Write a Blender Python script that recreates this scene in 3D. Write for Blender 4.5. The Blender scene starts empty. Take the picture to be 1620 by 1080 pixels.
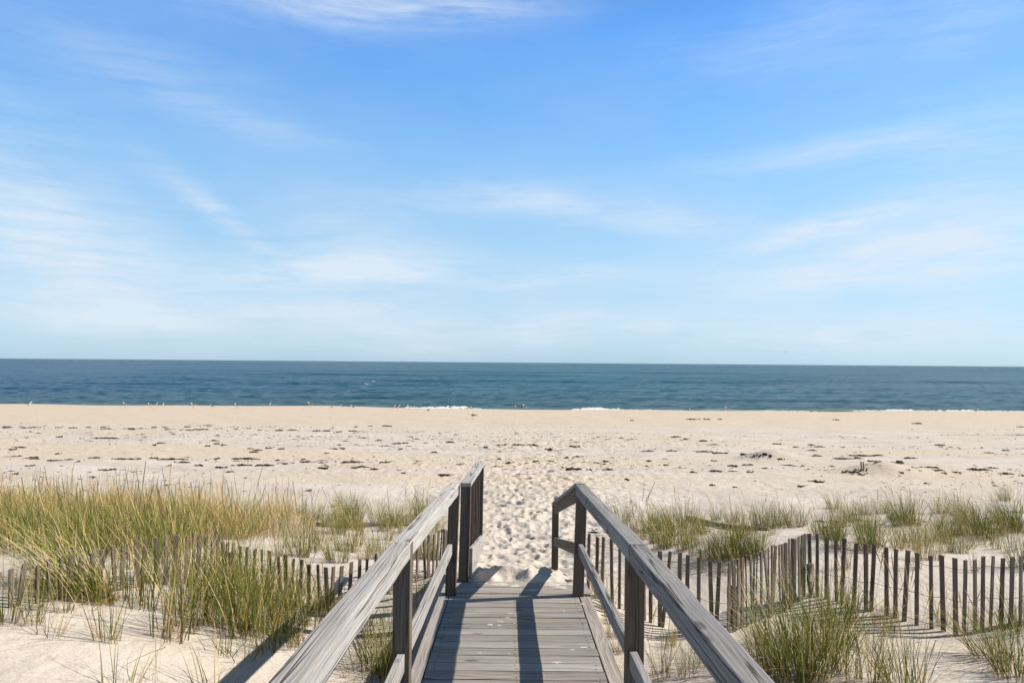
import bpy, bmesh, math, random
import numpy as np
from mathutils import Vector, Matrix, Euler

random.seed(7)
rng = np.random.default_rng(11)
C = bpy.context.scene.collection
D = bpy.data
EYE = 4.9                      # eye height above the sea (sea level z = 0)
SUN_DIR = Vector((1.20, 0.24, 1.0)).normalized()

# ------------------------------------------------------------------ camera
cam_data = D.cameras.new("camera")
cam = D.objects.new("camera", cam_data)
C.objects.link(cam)
cam_data.sensor_width = 36.0
cam_data.lens = 36.0 * 1200.0 / 1620.0
cam_data.clip_start = 0.05
cam_data.clip_end = 60000
cam.location = (0, 0, EYE)
PITCH = math.atan(33.0 / 1200.0)
ROLL = math.atan(13.0 / 1620.0)
cam_rot = Matrix.Rotation(math.radians(90) + PITCH, 3, 'X') @ Matrix.Rotation(ROLL, 3, 'Z')
cam.rotation_euler = cam_rot.to_euler()
bpy.context.scene.camera = cam

# ------------------------------------------------------------------ helpers
def tag(o, label=None, cat=None, group=None, kind=None):
    if label: o["label"] = label
    if cat: o["category"] = cat
    if group: o["group"] = group
    if kind: o["kind"] = kind
    return o

def empty(name, loc=(0, 0, 0), label=None, cat=None, group=None):
    o = D.objects.new(name, None)
    o.empty_display_size = 0.1
    C.objects.link(o)
    o.location = loc
    return tag(o, label, cat, group)

def link_mesh(name, me, mat=None, parent=None):
    o = D.objects.new(name, me)
    C.objects.link(o)
    if mat: me.materials.append(mat)
    if parent: o.parent = parent
    return o

def np_mesh(name, verts, quads, smooth=True):
    """mesh from (n,3) vertices and (m,4) quads"""
    me = D.meshes.new(name)
    n, m = len(verts), len(quads)
    me.vertices.add(n)
    me.vertices.foreach_set("co", np.asarray(verts, dtype=np.float32).ravel())
    me.loops.add(m * 4)
    me.loops.foreach_set("vertex_index", np.asarray(quads, dtype=np.int32).ravel())
    me.polygons.add(m)
    me.polygons.foreach_set("loop_start", np.arange(0, m * 4, 4, dtype=np.int32))
    me.polygons.foreach_set("loop_total", np.full(m, 4, dtype=np.int32))
    me.polygons.foreach_set("use_smooth", np.full(m, smooth, dtype=bool))
    me.update()
    me.validate()
    return me

def bm_obj(name, bm, mat, parent=None, smooth=False):
    bmesh.ops.recalc_face_normals(bm, faces=bm.faces)
    me = D.meshes.new(name)
    bm.to_mesh(me); bm.free()
    if smooth:
        for p in me.polygons: p.use_smooth = True
    return link_mesh(name, me, mat, parent)

# ---- numpy value noise -------------------------------------------------
def _hash(ix, iy, seed):
    h = (ix.astype(np.int64) * 374761393 + iy.astype(np.int64) * 668265263 + seed * 1274126177) & 0xffffffff
    h = ((h ^ (h >> 13)) * 1274126177) & 0xffffffff
    h = h ^ (h >> 16)
    return (h & 0xffffff) / float(0xffffff)

def vnoise(x, y, seed=0):
    ix, iy = np.floor(x), np.floor(y)
    fx, fy = x - ix, y - iy
    fx = fx * fx * (3 - 2 * fx); fy = fy * fy * (3 - 2 * fy)
    a = _hash(ix, iy, seed); b = _hash(ix + 1, iy, seed)
    c = _hash(ix, iy + 1, seed); d = _hash(ix + 1, iy + 1, seed)
    return (a + (b - a) * fx) * (1 - fy) + (c + (d - c) * fx) * fy - 0.5

def fbm(x, y, octaves=4, seed=0):
    s, a = 0, 1.0
    for k in range(octaves):
        s = s + a * vnoise(x * 2 ** k + 13.7 * k, y * 2 ** k - 7.1 * k, seed + k)
        a *= 0.5
    return s

def pits(x, y, seed=0, rad=0.45):
    """cellular dimples: 0 flat .. 1 deepest"""
    ix, iy = np.floor(x), np.floor(y)
    best = np.full(np.shape(x), 9.0)
    for dx in (-1, 0, 1):
        for dy in (-1, 0, 1):
            cx, cy = ix + dx, iy + dy
            px = cx + _hash(cx, cy, seed); py = cy + _hash(cx, cy, seed + 5)
            r = 0.55 + 0.75 * _hash(cx, cy, seed + 9)
            ang = _hash(cx, cy, seed + 3) * 3.1416
            ux, uy = x - px, y - py
            a = ux * np.cos(ang) + uy * np.sin(ang); b = -ux * np.sin(ang) + uy * np.cos(ang)
            d = np.sqrt((a / 1.25) ** 2 + (b / 0.75) ** 2) / r
            best = np.minimum(best, d)
    t = np.clip(1 - best / rad, 0, 1)
    rim = np.exp(-((best / rad - 1.15) / 0.22) ** 2)
    return t * t * (3 - 2 * t) - 0.3 * rim

def smooth(a, b, x):
    t = np.clip((x - a) / (b - a), 0, 1)
    return t * t * (3 - 2 * t)

# ------------------------------------------------------------------ terrain
CP = np.array([
 # under / before the walkway : X, Y, drop below the eye
 (0,2,2.35),(0,4,2.4),(0,5.6,2.35),(0,6.7,2.14),(0,7.25,1.98),(0.45,7.4,2.0),(-.2,7.5,2.03),(0,8.2,2.22),(0,9.2,2.55),(0,10.5,2.84),
 (-.5,7.3,2.1),(-.4,7.85,2.2),(.62,10.5,2.88),(.6,9,2.52),(.75,7.2,2.2),(-.8,7.0,2.25),
 # left dune
 (-3,4,1.72),(-2.5,4.2,1.80),(-3.4,5.3,1.70),(-3.18,6.1,1.84),(-2.84,6.7,1.95),(-2.71,7.5,2.15),(-1.6,6.9,2.27),(-1.2,7.4,2.25),
 (-.8,8.3,2.3),(-1,5,2.34),(-1.6,4.5,2.16),(-1.9,5.3,2.1),(-5,5,1.68),(-5,7,1.85),(-3.7,6.6,1.8),(-3,9,2.3),(-6,9,2.1),(-6,12,2.55),
 (-3,12,2.75),(-1.5,10,2.62),(-1,12,2.92),(-9,9,2.15),(-9,13,2.62),(-5,2,1.65),(-3,2,1.75),(-1,2,2.3),(-2,3.2,2.0),(-1.2,3.6,2.3),
 # right
 (1.0,4,2.4),(1.5,5,2.32),(2.1,5.5,2.2),(3.5,5.3,2.22),(3.57,6.7,2.31),(1.41,7,2.42),(.9,7.7,2.36),(1.89,6.6,2.33),(3.0,7.7,2.3),
 (4.5,6.7,2.27),(5.5,6,2.2),(2.5,7.5,2.38),(2.15,6.85,2.33),(2,9.5,2.48),(3.6,10.2,2.24),(5,9.5,2.3),(6,11,2.5),(5.5,13,2.78),(2,11.5,2.78),
 (1.2,9.5,2.56),(8,9,2.25),(8,12,2.52),(8,14,2.78),(3.5,13,2.86),(10,15,2.85),(2.5,4,2.2),(4,3.5,2.15),
 # rims
 (-10,16,2.9),(-4,16,2.98),(0,15,3.02),(4,16,3.0),(10,18,2.96),(-5,-1,1.7),(5,-1,2.2),(0,-1,2.4),(-12,5,1.85),(12,5,2.05),(-14,12,2.4),(14,12,2.4),
 (-14,18,2.98),(14,18,2.96),(-4,20,3.06),(4,20,3.06),(0,20,3.07)], dtype=float)

def _tps_fit(P):
    n = len(P)
    d = np.sqrt(((P[:, None, :2] - P[None, :, :2]) ** 2).sum(-1))
    K = np.where(d > 0, d * d * np.log(np.maximum(d, 1e-9)), 0) + 0.02 * np.eye(n)
    A = np.zeros((n + 3, n + 3)); A[:n, :n] = K
    A[:n, n] = 1; A[:n, n + 1:] = P[:, :2]; A[n, :n] = 1; A[n + 1:, :n] = P[:, :2].T
    return np.linalg.solve(A, np.concatenate([P[:, 2], np.zeros(3)]))
TPS = _tps_fit(CP)

PROF_Y = np.array([-50, 10, 14, 18, 22, 30, 40, 50, 60, 70, 74, 78, 82, 90, 120, 400])
PROF_L = np.array([3.0, 3.0, 3.0, 3.02, 3.1, 3.28, 3.52, 3.78, 4.06, 4.36, 4.50, 4.80, 5.2, 5.8, 7.5, 9])
PROF_R = np.array([3.0, 3.0, 3.0, 3.02, 3.1, 3.28, 3.52, 3.78, 4.06, 4.36, 4.50, 4.72, 5.1, 5.8, 7.5, 9])

def drop_smooth(X, Y):
    X = np.asarray(X, float); Y = np.asarray(Y, float)
    shp = X.shape
    x = np.clip(X.ravel(), -15, 15); y = np.clip(Y.ravel(), -2, 21)
    near = np.full(x.shape, 3.0)
    idx = np.where(Y.ravel() < 21)[0]
    for s in range(0, len(idx), 40000):
        k = idx[s:s + 40000]
        dx = x[k, None] - CP[None, :, 0]; dy = y[k, None] - CP[None, :, 1]
        d2 = dx * dx + dy * dy
        U = np.where(d2 > 0, 0.5 * d2 * np.log(np.maximum(d2, 1e-12)), 0)
        n = len(CP)
        near[k] = U @ TPS[:n] + TPS[n] + TPS[n + 1] * x[k] + TPS[n + 2] * y[k]
    near = near.reshape(shp)
    wl = smooth(-5, 25, X)
    Yv = Y + (1.3 * np.sin(X * 0.075 + .6) + 0.8 * np.sin(X * 0.19 + 2) + 0.5 * np.sin(X * 0.43)) * smooth(66, 75, Y)
    far = np.interp(Yv, PROF_Y, PROF_L) * (1 - wl) + np.interp(Yv, PROF_Y, PROF_R) * wl
    # low scarp left of the middle, a tide-cut step in the sand
    edge = 42.5 + 1.3 * np.sin(X * 0.11) + 0.6 * np.sin(X * 0.37 + 1)
    amp = 0.20 * (1 - smooth(-8, 6, X))
    far = far + amp * (smooth(-0.35, 0.35, Y - edge) - smooth(0.5, 13, Y - edge))
    t = smooth(14, 19, Y)
    return near * (1 - t) + far * t

def sand_height(X, Y, detail=True):
    X = np.asarray(X, float); Y = np.asarray(Y, float)
    d = drop_smooth(X, Y)
    z = EYE - d
    # two little mounds with caught debris
    for (mx, my, h, r) in ((8.75, 25.6, 0.30, 0.6), (10.65, 22.0, 0.26, 0.6), (11.6, 22.3, .06, 1.2)):
        z = z + h * np.exp(-(((X - mx) / (r * 1.5)) ** 2 + ((Y - my) / r) ** 2))
    if detail:
        beach = smooth(6.95, 7.3, Y) * (1 - smooth(66, 74, Y))
        dunes = 1 - smooth(12, 17, Y)
        z = z + 0.05 * fbm(X * 0.55, Y * 0.55, 4, 3) * (0.45 + 0.55 * smooth(8, 12, Y)) * (1 - smooth(60, 72, Y))
        z = z + 0.013 * fbm(X * 3.1, Y * 3.1, 3, 23) * (1 - smooth(50, 62, Y))
        # footprints: dense on the path, thinner elsewhere
        path = np.exp(-((X - 0.05 * (Y - 7)) / (0.95 + 0.075 * np.maximum(Y - 7, 0))) ** 2) * smooth(6.95, 7.35, Y)
        trod = np.clip(path * (1 - 0.6 * smooth(14, 28, Y)) + 0.26 * smooth(13, 17, Y) * (0.6 + 1.2 * vnoise(X * 0.22, Y * 0.22, 40)), 0, 1.0) * beach * (1 - smooth(34, 44, Y) * 0.75)
        z = z - 0.058 * pits(X * 3.7, Y * 3.7, 60) * trod
        z = z - 0.048 * pits(X * 2.6 + 31, Y * 2.6, 70) * trod
        z = z + 0.05 * fbm(X * 5.5, Y * 5.5, 3, 90) * trod
        # sand kept off the deck boards
        deck = (EYE - 1.667 - 0.05 * Y)
        on_deck = (1 - smooth(0.62, 0.85, np.abs(X - 0.03))) * (1 - smooth(6.95, 7.06, Y))
        z = np.where(on_deck > 0, np.minimum(z, deck - 0.08 * on_deck + 5 * (1 - on_deck)), z)
        lip = (1 - smooth(0.5, 0.75, np.abs(X - 0.06))) * np.exp(-((Y - 7.13) / 0.10) ** 2)
        z = z + lip * (0.012 + 0.11 * fbm(X * 5, Y * 2, 3, 77))
    return z

def on_sand(px, py, lift=0.0):
    """point of the sand seen at a pixel of the photograph"""
    d = cam_rot @ Vector(((px - 810) / 1200.0, (540 - py) / 1200.0, -1.0))
    d = d / d.y
    ys = np.geomspace(2.5, 90, 700)
    zz = sand_height(ys * d.x, ys, False)
    ray = EYE + ys * d.z
    hit = np.where(ray <= zz)[0]
    if len(hit) == 0: y = 74.0
    else:
        k = hit[0]
        if k == 0: y = ys[0]
        else:
            a = ray[k - 1] - zz[k - 1]; b = ray[k] - zz[k]
            y = ys[k - 1] + (ys[k] - ys[k - 1]) * a / (a - b)
    x = y * d.x
    return Vector((x, y, ground(x, y) + lift))

def ground(x, y):
    return float(sand_height(np.array([x]), np.array([y]))[0])

# ------------------------------------------------------------------ materials
def new_mat(name):
    m = D.materials.new(name); m.use_nodes = True
    nt = m.node_tree
    b = nt.nodes["Principled BSDF"]
    return m, nt, b

def N(nt, t, **kw):
    n = nt.nodes.new(t)
    for k, v in kw.items():
        if hasattr(n, k): setattr(n, k, v)
        else: n.inputs[k].default_value = v
    return n

def M(nt, op, a, b=None, clamp=False):
    n = nt.nodes.new("ShaderNodeMath"); n.operation = op; n.use_clamp = clamp
    for i, v in enumerate((a, b)):
        if v is None: continue
        if isinstance(v, (int, float)): n.inputs[i].default_value = v
        else: nt.links.new(v, n.inputs[i])
    return n.outputs[0]

def ramp(nt, fac, stops):
    n = nt.nodes.new("ShaderNodeValToRGB")
    cr = n.color_ramp
    while len(cr.elements) < len(stops): cr.elements.new(0.5)
    for e, (p, c) in zip(cr.elements, stops):
        e.position = p
        e.color = (c, c, c, 1) if isinstance(c, (int, float)) else (*c, 1)
    nt.links.new(fac, n.inputs[0])
    return n.outputs[0]

def mix(nt, fac, a, b, mode='MIX'):
    n = nt.nodes.new("ShaderNodeMix"); n.data_type = 'RGBA'; n.blend_type = mode
    for i, v in ((0, fac), (6, a), (7, b)):
        if isinstance(v, (int, float)): n.inputs[i].default_value = v
        elif isinstance(v, tuple): n.inputs[i].default_value = (*v, 1)
        else: nt.links.new(v, n.inputs[i])
    return n.outputs[2]

def noise(nt, vec, scale, detail=3, rough=0.55, dist=0.0):
    n = N(nt, "ShaderNodeTexNoise")
    n.inputs["Scale"].default_value = scale; n.inputs["Detail"].default_value = detail
    n.inputs["Roughness"].default_value = rough; n.inputs["Distortion"].default_value = dist
    nt.links.new(vec, n.inputs["Vector"])
    return n.outputs["Fac"]

def vmul(nt, vec, s):
    n = nt.nodes.new("ShaderNodeVectorMath"); n.operation = 'MULTIPLY'
    nt.links.new(vec, n.inputs[0]); n.inputs[1].default_value = s
    return n.outputs[0]

def vadd(nt, vec, b):
    n = nt.nodes.new("ShaderNodeVectorMath"); n.operation = 'ADD'
    nt.links.new(vec, n.inputs[0])
    if isinstance(b, tuple): n.inputs[1].default_value = b
    else: nt.links.new(b, n.inputs[1])
    return n.outputs[0]

def bump(nt, height, strength, dist, normal=None):
    n = nt.nodes.new("ShaderNodeBump")
    n.inputs["Strength"].default_value = strength; n.inputs["Distance"].default_value = dist
    nt.links.new(height, n.inputs["Height"])
    if normal is not None: nt.links.new(normal, n.inputs["Normal"])
    return n.outputs[0]

# weathered timber: grain runs along each board's own X axis
def wood_mat(name, dark, light, tint, rough=0.85, crack=1.0, ring_scale=26.0):
    m, nt, b = new_mat(name)
    tc = N(nt, "ShaderNodeTexCoord"); oi = N(nt, "ShaderNodeObjectInfo")
    sep = nt.nodes.new("ShaderNodeCombineXYZ")
    nt.links.new(M(nt, 'MULTIPLY', oi.outputs["Random"], 37.0), sep.inputs[0])
    nt.links.new(M(nt, 'ADD', M(nt, 'MULTIPLY', M(nt, 'FRACT', M(nt, 'MULTIPLY', oi.outputs["Random"], 71.3)), 0.10), 0.03), sep.inputs[1])
    nt.links.new(M(nt, 'ADD', M(nt, 'MULTIPLY', M(nt, 'FRACT', M(nt, 'MULTIPLY', oi.outputs["Random"], 193.7)), 0.05), 0.05), sep.inputs[2])
    p = vadd(nt, tc.outputs["Object"], sep.outputs[0])
    # growth rings, bent along the length -> cathedral grain
    warp = N(nt, "ShaderNodeTexNoise"); warp.inputs["Scale"].default_value = 1.0; warp.inputs["Detail"].default_value = 2.5
    nt.links.new(vmul(nt, p, (0.9, 5.0, 5.0)), warp.inputs["Vector"])
    wv = nt.nodes.new("ShaderNodeVectorMath"); wv.operation = 'MULTIPLY_ADD'
    nt.links.new(warp.outputs["Color"], wv.inputs[0]); wv.inputs[1].default_value = (0.0, 0.10, 0.10)
    nt.links.new(vmul(nt, p, (0.03, 1, 1)), wv.inputs[2])
    wave = N(nt, "ShaderNodeTexWave"); wave.wave_type = 'RINGS'; wave.rings_direction = 'X'; wave.wave_profile = 'SAW'
    wave.inputs["Scale"].default_value = ring_scale; wave.inputs["Distortion"].default_value = 0.6
    wave.inputs["Detail"].default_value = 1.5; wave.inputs["Detail Scale"].default_value = 2.0
    nt.links.new(wv.outputs[0], wave.inputs["Vector"])
    rings = wave.outputs["Fac"]
    fib = noise(nt, vmul(nt, p, (3.2, 150, 150)), 1.0, 3, 0.6)
    fib2 = noise(nt, vmul(nt, p, (0.8, 38, 38)), 1.0, 3, 0.6)
    blotch = noise(nt, vmul(nt, p, (1.6, 7, 7)), 1.0, 4, 0.6)
    v = M(nt, 'ADD', M(nt, 'MULTIPLY', rings, 0.27), M(nt, 'ADD', M(nt, 'MULTIPLY', fib, 0.64), M(nt, 'ADD', M(nt, 'MULTIPLY', fib2, 0.48), M(nt, 'MULTIPLY', blotch, 0.50))))
    col = ramp(nt, M(nt, 'MULTIPLY', v, 0.60), [(0.36, dark), (0.53, tuple((a + c) / 2 for a, c in zip(dark, light))), (0.68, light)])
    # weathered tint patches
    t1 = noise(nt, vmul(nt, p, (0.7, 3, 3)), 1.0, 3, 0.6)
    col = mix(nt, ramp(nt, t1, [(0.42, 0.0), (0.66, 0.7)]), col, mix(nt, 1.0, col, tint, 'MULTIPLY'))
    # per-board lightness
    val = M(nt, 'ADD', 0.84, M(nt, 'MULTIPLY', M(nt, 'FRACT', M(nt, 'MULTIPLY', oi.outputs["Random"], 17.9)), 0.32))
    hsv = N(nt, "ShaderNodeHueSaturation"); nt.links.new(col, hsv.inputs["Color"]); nt.links.new(val, hsv.inputs["Value"])
    col = hsv.outputs[0]
    # drying cracks and knots
    cr = noise(nt, vmul(nt, p, (0.45, 26, 26)), 1.0, 1.5, 0.5)
    crk = M(nt, 'SUBTRACT', 1.0, M(nt, 'MULTIPLY', M(nt, 'ABSOLUTE', M(nt, 'SUBTRACT', cr, 0.62)), 42.0), True)
    crk = M(nt, 'MULTIPLY', crk, crack, True)
    vo = N(nt, "ShaderNodeTexVoronoi"); vo.inputs["Scale"].default_value = 1.0
    nt.links.new(vmul(nt, vadd(nt, p, (0, 0.0, 0.0)), (3.0, 8.0, 8.0)), vo.inputs["Vector"])
    knot = ramp(nt, vo.outputs["Distance"], [(0.10, 1.0), (0.19, 0.0)])
    mark = M(nt, 'MAXIMUM', crk, M(nt, 'MULTIPLY', knot, 0.75))
    col = mix(nt, M(nt, 'MULTIPLY', mark, 0.85), col, (0.035, 0.028, 0.025))
    nt.links.new(col, b.inputs["Base Color"])
    b.inputs["Roughness"].default_value = rough
    b.inputs["Specular IOR Level"].default_value = 0.25
    h = M(nt, 'ADD', M(nt, 'MULTIPLY', rings, 0.35), M(nt, 'ADD', M(nt, 'MULTIPLY', fib, 0.5), M(nt, 'MULTIPLY', fib2, 0.5)))
    h = M(nt, 'SUBTRACT', h, M(nt, 'MULTIPLY', mark, 1.2))
    nt.links.new(bump(nt, h, 0.55, 0.0035), b.inputs["Normal"])
    return m

WOOD_RAIL = wood_mat("rail_wood", (0.20, 0.19, 0.182), (0.455, 0.438, 0.425), (0.93, 0.88, 0.82), crack=1.2)
WOOD_DECK = wood_mat("deck_wood", (0.122, 0.109, 0.099), (0.35, 0.322, 0.294), (1.0, 0.89, 0.81), crack=0.7)
WOOD_POST = wood_mat("post_wood", (0.045, 0.034, 0.027), (0.145, 0.115, 0.09), (1.0, 0.82, 0.70))
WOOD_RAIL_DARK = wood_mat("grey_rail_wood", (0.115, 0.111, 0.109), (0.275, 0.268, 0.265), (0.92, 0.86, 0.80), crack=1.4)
WOOD_PICKET = wood_mat("picket_wood", (0.06, 0.044, 0.036), (0.19, 0.155, 0.13), (1.0, 0.78, 0.68), crack=0.4)
WOOD_DRIFT = wood_mat("driftwood", (0.14, 0.11, 0.085), (0.32, 0.27, 0.22), (1.0, 0.85, 0.7))

def sand_mat():
    m, nt, b = new_mat("sand")
    geo = N(nt, "ShaderNodeNewGeometry"); pos = geo.outputs["Position"]
    sx = N(nt, "ShaderNodeSeparateXYZ"); nt.links.new(pos, sx.inputs[0])
    Y = sx.outputs[1]; X = sx.outputs[0]
    big = noise(nt, vmul(nt, pos, (0.06, 0.25, 0.2)), 1.0, 4, 0.6)
    mid = noise(nt, vmul(nt, pos, (0.5, 0.9, 0.9)), 1.0, 4, 0.6)
    fine = noise(nt, pos, 45.0, 3, 0.7)
    grain = noise(nt, pos, 260.0, 2, 0.6)
    dry = mix(nt, ramp(nt, mid, [(0.35, 0.0), (0.68, 1.0)]), (0.475, 0.415, 0.355), (0.565, 0.51, 0.45))
    tan = (0.535, 0.445, 0.345)
    # damp, darker sand towards the sea, and tan drift bands across the beach
    Yw = M(nt, 'ADD', Y, M(nt, 'MULTIPLY', M(nt, 'SUBTRACT', big, 0.5), 16.0))
    damp = ramp(nt, M(nt, 'DIVIDE', Yw, 100.0), [(0.40, 0.0), (0.445, 0.85), (0.70, 1.0)])
    bands = M(nt, 'MULTIPLY', ramp(nt, big, [(0.46, 0.0), (0.60, 0.85)]), ramp(nt, M(nt, 'DIVIDE', Y, 100.0), [(0.15, 0.0), (0.21, 1.0), (0.37, 1.0), (0.42, 0.0)]))
    col = mix(nt, M(nt, 'MAXIMUM', damp, bands), dry, tan)
    # wet sand at the wash
    wet = ramp(nt, M(nt, 'DIVIDE', sx.outputs[2], 1.0), [(0.10, 0.75), (0.26, 0.45), (0.34, 0.0)])
    col = mix(nt, wet, col, (0.30, 0.22, 0.15))
    # grains and scattered dark specks
    col = mix(nt, 0.35, col, ramp(nt, fine, [(0.3, 0.55), (0.7, 1.25)]), 'MULTIPLY')
    col = mix(nt, 0.18, col, ramp(nt, grain, [(0.3, 0.3), (0.7, 1.5)]), 'MULTIPLY')
    nt.links.new(col, b.inputs["Base Color"])
    b.inputs["Roughness"].default_value = 0.95
    b.inputs["Specular IOR Level"].default_value = 0.12
    tread = noise(nt, pos, 5.5, 4, 0.6)
    rip = N(nt, "ShaderNodeTexWave"); rip.inputs["Scale"].default_value = 3.2; rip.inputs["Distortion"].default_value = 6.0
    rip.inputs["Detail"].default_value = 2.0; rip.inputs["Detail Scale"].default_value = 0.8
    nt.links.new(vmul(nt, pos, (1.0, 0.55, 1.0)), rip.inputs["Vector"])
    h = M(nt, 'ADD', M(nt, 'MULTIPLY', tread, 0.030), M(nt, 'ADD', M(nt, 'MULTIPLY', fine, 0.006), M(nt, 'ADD', M(nt, 'MULTIPLY', grain, 0.0012), M(nt, 'MULTIPLY', rip.outputs["Fac"], 0.0016))))
    nt.links.new(bump(nt, h, 0.9, 1.0), b.inputs["Normal"])
    return m
SAND = sand_mat()

def sea_mat():
    m, nt, b = new_mat("sea_water")
    geo = N(nt, "ShaderNodeNewGeometry"); pos = geo.outputs["Position"]
    sx = N(nt, "ShaderNodeSeparateXYZ"); nt.links.new(pos, sx.inputs[0])
    n1 = noise(nt, vmul(nt, pos, (0.012, 0.05, 0.05)), 1.0, 4, 0.6)
    xn = M(nt, 'DIVIDE', sx.outputs[0], M(nt, 'ADD', M(nt, 'ABSOLUTE', sx.outputs[1]), 1.0))
    deep = mix(nt, ramp(nt, n1, [(0.35, 0.0), (0.65, 1.0)]), (0.002, 0.062, 0.100), (0.010, 0.105, 0.140))
    # bluer water to the east (left), greener to the west
    deep = mix(nt, ramp(nt, M(nt, 'ADD', M(nt, 'MULTIPLY', xn, 0.7), 0.5), [(0.0, 1.0), (0.5, 0.0)]), deep, (0.001, 0.062, 0.135))
    far = ramp(nt, M(nt, 'DIVIDE', sx.outputs[1], 2500.0), [(0.05, 1.0), (0.20, 0.90), (0.60, 0.68)])
    deep = mix(nt, 1.0, deep, far, 'MULTIPLY')
    shallow = ramp(nt, M(nt, 'DIVIDE', sx.outputs[1], 200.0), [(0.40, 1.0), (0.60, 0.0)])
    col = mix(nt, M(nt, 'MULTIPLY', shallow, 0.60), deep, (0.05, 0.110, 0.085))
    nt.links.new(col, b.inputs["Base Color"])
    b.inputs["Roughness"].default_value = 0.22
    b.inputs["IOR"].default_value = 1.333
    nt.links.new(ramp(nt, M(nt, 'DIVIDE', sx.outputs[1], 2500.0), [(0.03, 0.20), (0.10, 0.09), (0.30, 0.03)]), b.inputs["Specular IOR Level"])
    w1 = noise(nt, vmul(nt, pos, (0.7, 1.5, 1.0)), 1.0, 6, 0.72)
    w2 = noise(nt, vmul(nt, pos, (0.05, 0.22, 0.2)), 1.0, 4, 0.6)
    h = M(nt, 'ADD', M(nt, 'MULTIPLY', w1, 1.25), M(nt, 'MULTIPLY', w2, 0.5))
    nt.links.new(bump(nt, h, 0.85, 1.0), b.inputs["Normal"])
    return m
SEA = sea_mat()

def simple_mat(name, col, rough=0.8, var=0.0, scale=20.0, spec=0.2):
    m, nt, b = new_mat(name)
    if var:
        tc = N(nt, "ShaderNodeTexCoord")
        n = noise(nt, tc.outputs["Object"], scale, 3, 0.6)
        c = mix(nt, n, tuple(x * (1 - var) for x in col), tuple(min(1, x * (1 + var)) for x in col))
        nt.links.new(c, b.inputs["Base Color"])
    else:
        b.inputs["Base Color"].default_value = (*col, 1)
    b.inputs["Roughness"].default_value = rough
    b.inputs["Specular IOR Level"].default_value = spec
    return m

def grass_mat():
    m, nt, b = new_mat("beach_grass")
    at = N(nt, "ShaderNodeAttribute"); at.attribute_name = "blade"
    out = nt.nodes["Material Output"]
    nt.links.new(at.outputs["Color"], b.inputs["Base Color"])
    b.inputs["Roughness"].default_value = 0.6
    b.inputs["Specular IOR Level"].default_value = 0.3
    tr = N(nt, "ShaderNodeBsdfTranslucent")
    nt.links.new(at.outputs["Color"], tr.inputs["Color"])
    ms = N(nt, "ShaderNodeMixShader"); ms.inputs[0].default_value = 0.16
    nt.links.new(b.outputs[0], ms.inputs[1]); nt.links.new(tr.outputs[0], ms.inputs[2])
    nt.links.new(ms.outputs[0], out.inputs["Surface"])
    return m
GRASS = grass_mat()
WEED = simple_mat("dried_seaweed", (0.055, 0.036, 0.022), 0.9, 0.5, 8)
DEBRIS = simple_mat("shore_debris", (0.085, 0.058, 0.036), 0.9, 0.5, 3)
WIRE = simple_mat("fence_wire", (0.10, 0.08, 0.07), 0.6)
FOAM = simple_mat("foam", (0.66, 0.66, 0.63), 0.7, 0.12, 2)
SHALLOW = simple_mat("breaker_water", (0.16, 0.19, 0.07), 0.25, 0.3, 1.2, 0.5)
G_WHITE = simple_mat("white_plumage", (0.75, 0.75, 0.74), 0.8)
G_GREY = simple_mat("grey_plumage", (0.14, 0.15, 0.17), 0.8, 0.2, 30)
G_BROWN = simple_mat("brown_plumage", (0.16, 0.12, 0.09), 0.8, 0.3, 30)
G_BEAK = simple_mat("beak_horn", (0.55, 0.34, 0.06), 0.5)
G_LEG = simple_mat("leg_skin", (0.45, 0.28, 0.22), 0.6)
STEEL = simple_mat("nail_steel", (0.12, 0.10, 0.09), 0.5)

# ------------------------------------------------------------------ ground and sea
def fan_grid(name, ys, half, xoff, ncol, zfun, mat, bunch):
    u = np.linspace(-1, 1, ncol)
    if bunch: u = np.sign(u) * (0.45 * np.abs(u) + 0.55 * np.abs(u) ** 2.2)
    Yg, Ug = np.meshgrid(ys, u, indexing='ij')
    Xg = Ug * (half * np.maximum(Yg, 0) + xoff)
    Zg = zfun(Xg, Yg)
    V = np.stack([Xg, Yg, Zg], -1).reshape(-1, 3)
    r = np.arange(len(ys) - 1)[:, None] * ncol + np.arange(ncol - 1)[None, :]
    q = np.stack([r, r + 1, r + ncol + 1, r + ncol], -1).reshape(-1, 4)
    o = link_mesh(name, np_mesh(name, V, q), mat)
    tag(o, kind="structure")
    return o

ys_s = np.concatenate([np.linspace(-6, 3.4, 60), 3.5 * 1.0038 ** np.arange(0, int(math.log(100 / 3.5) / math.log(1.0038)))])
fan_grid("sand", ys_s, 1.02, 5.0, 760, sand_height, SAND, True)

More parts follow.
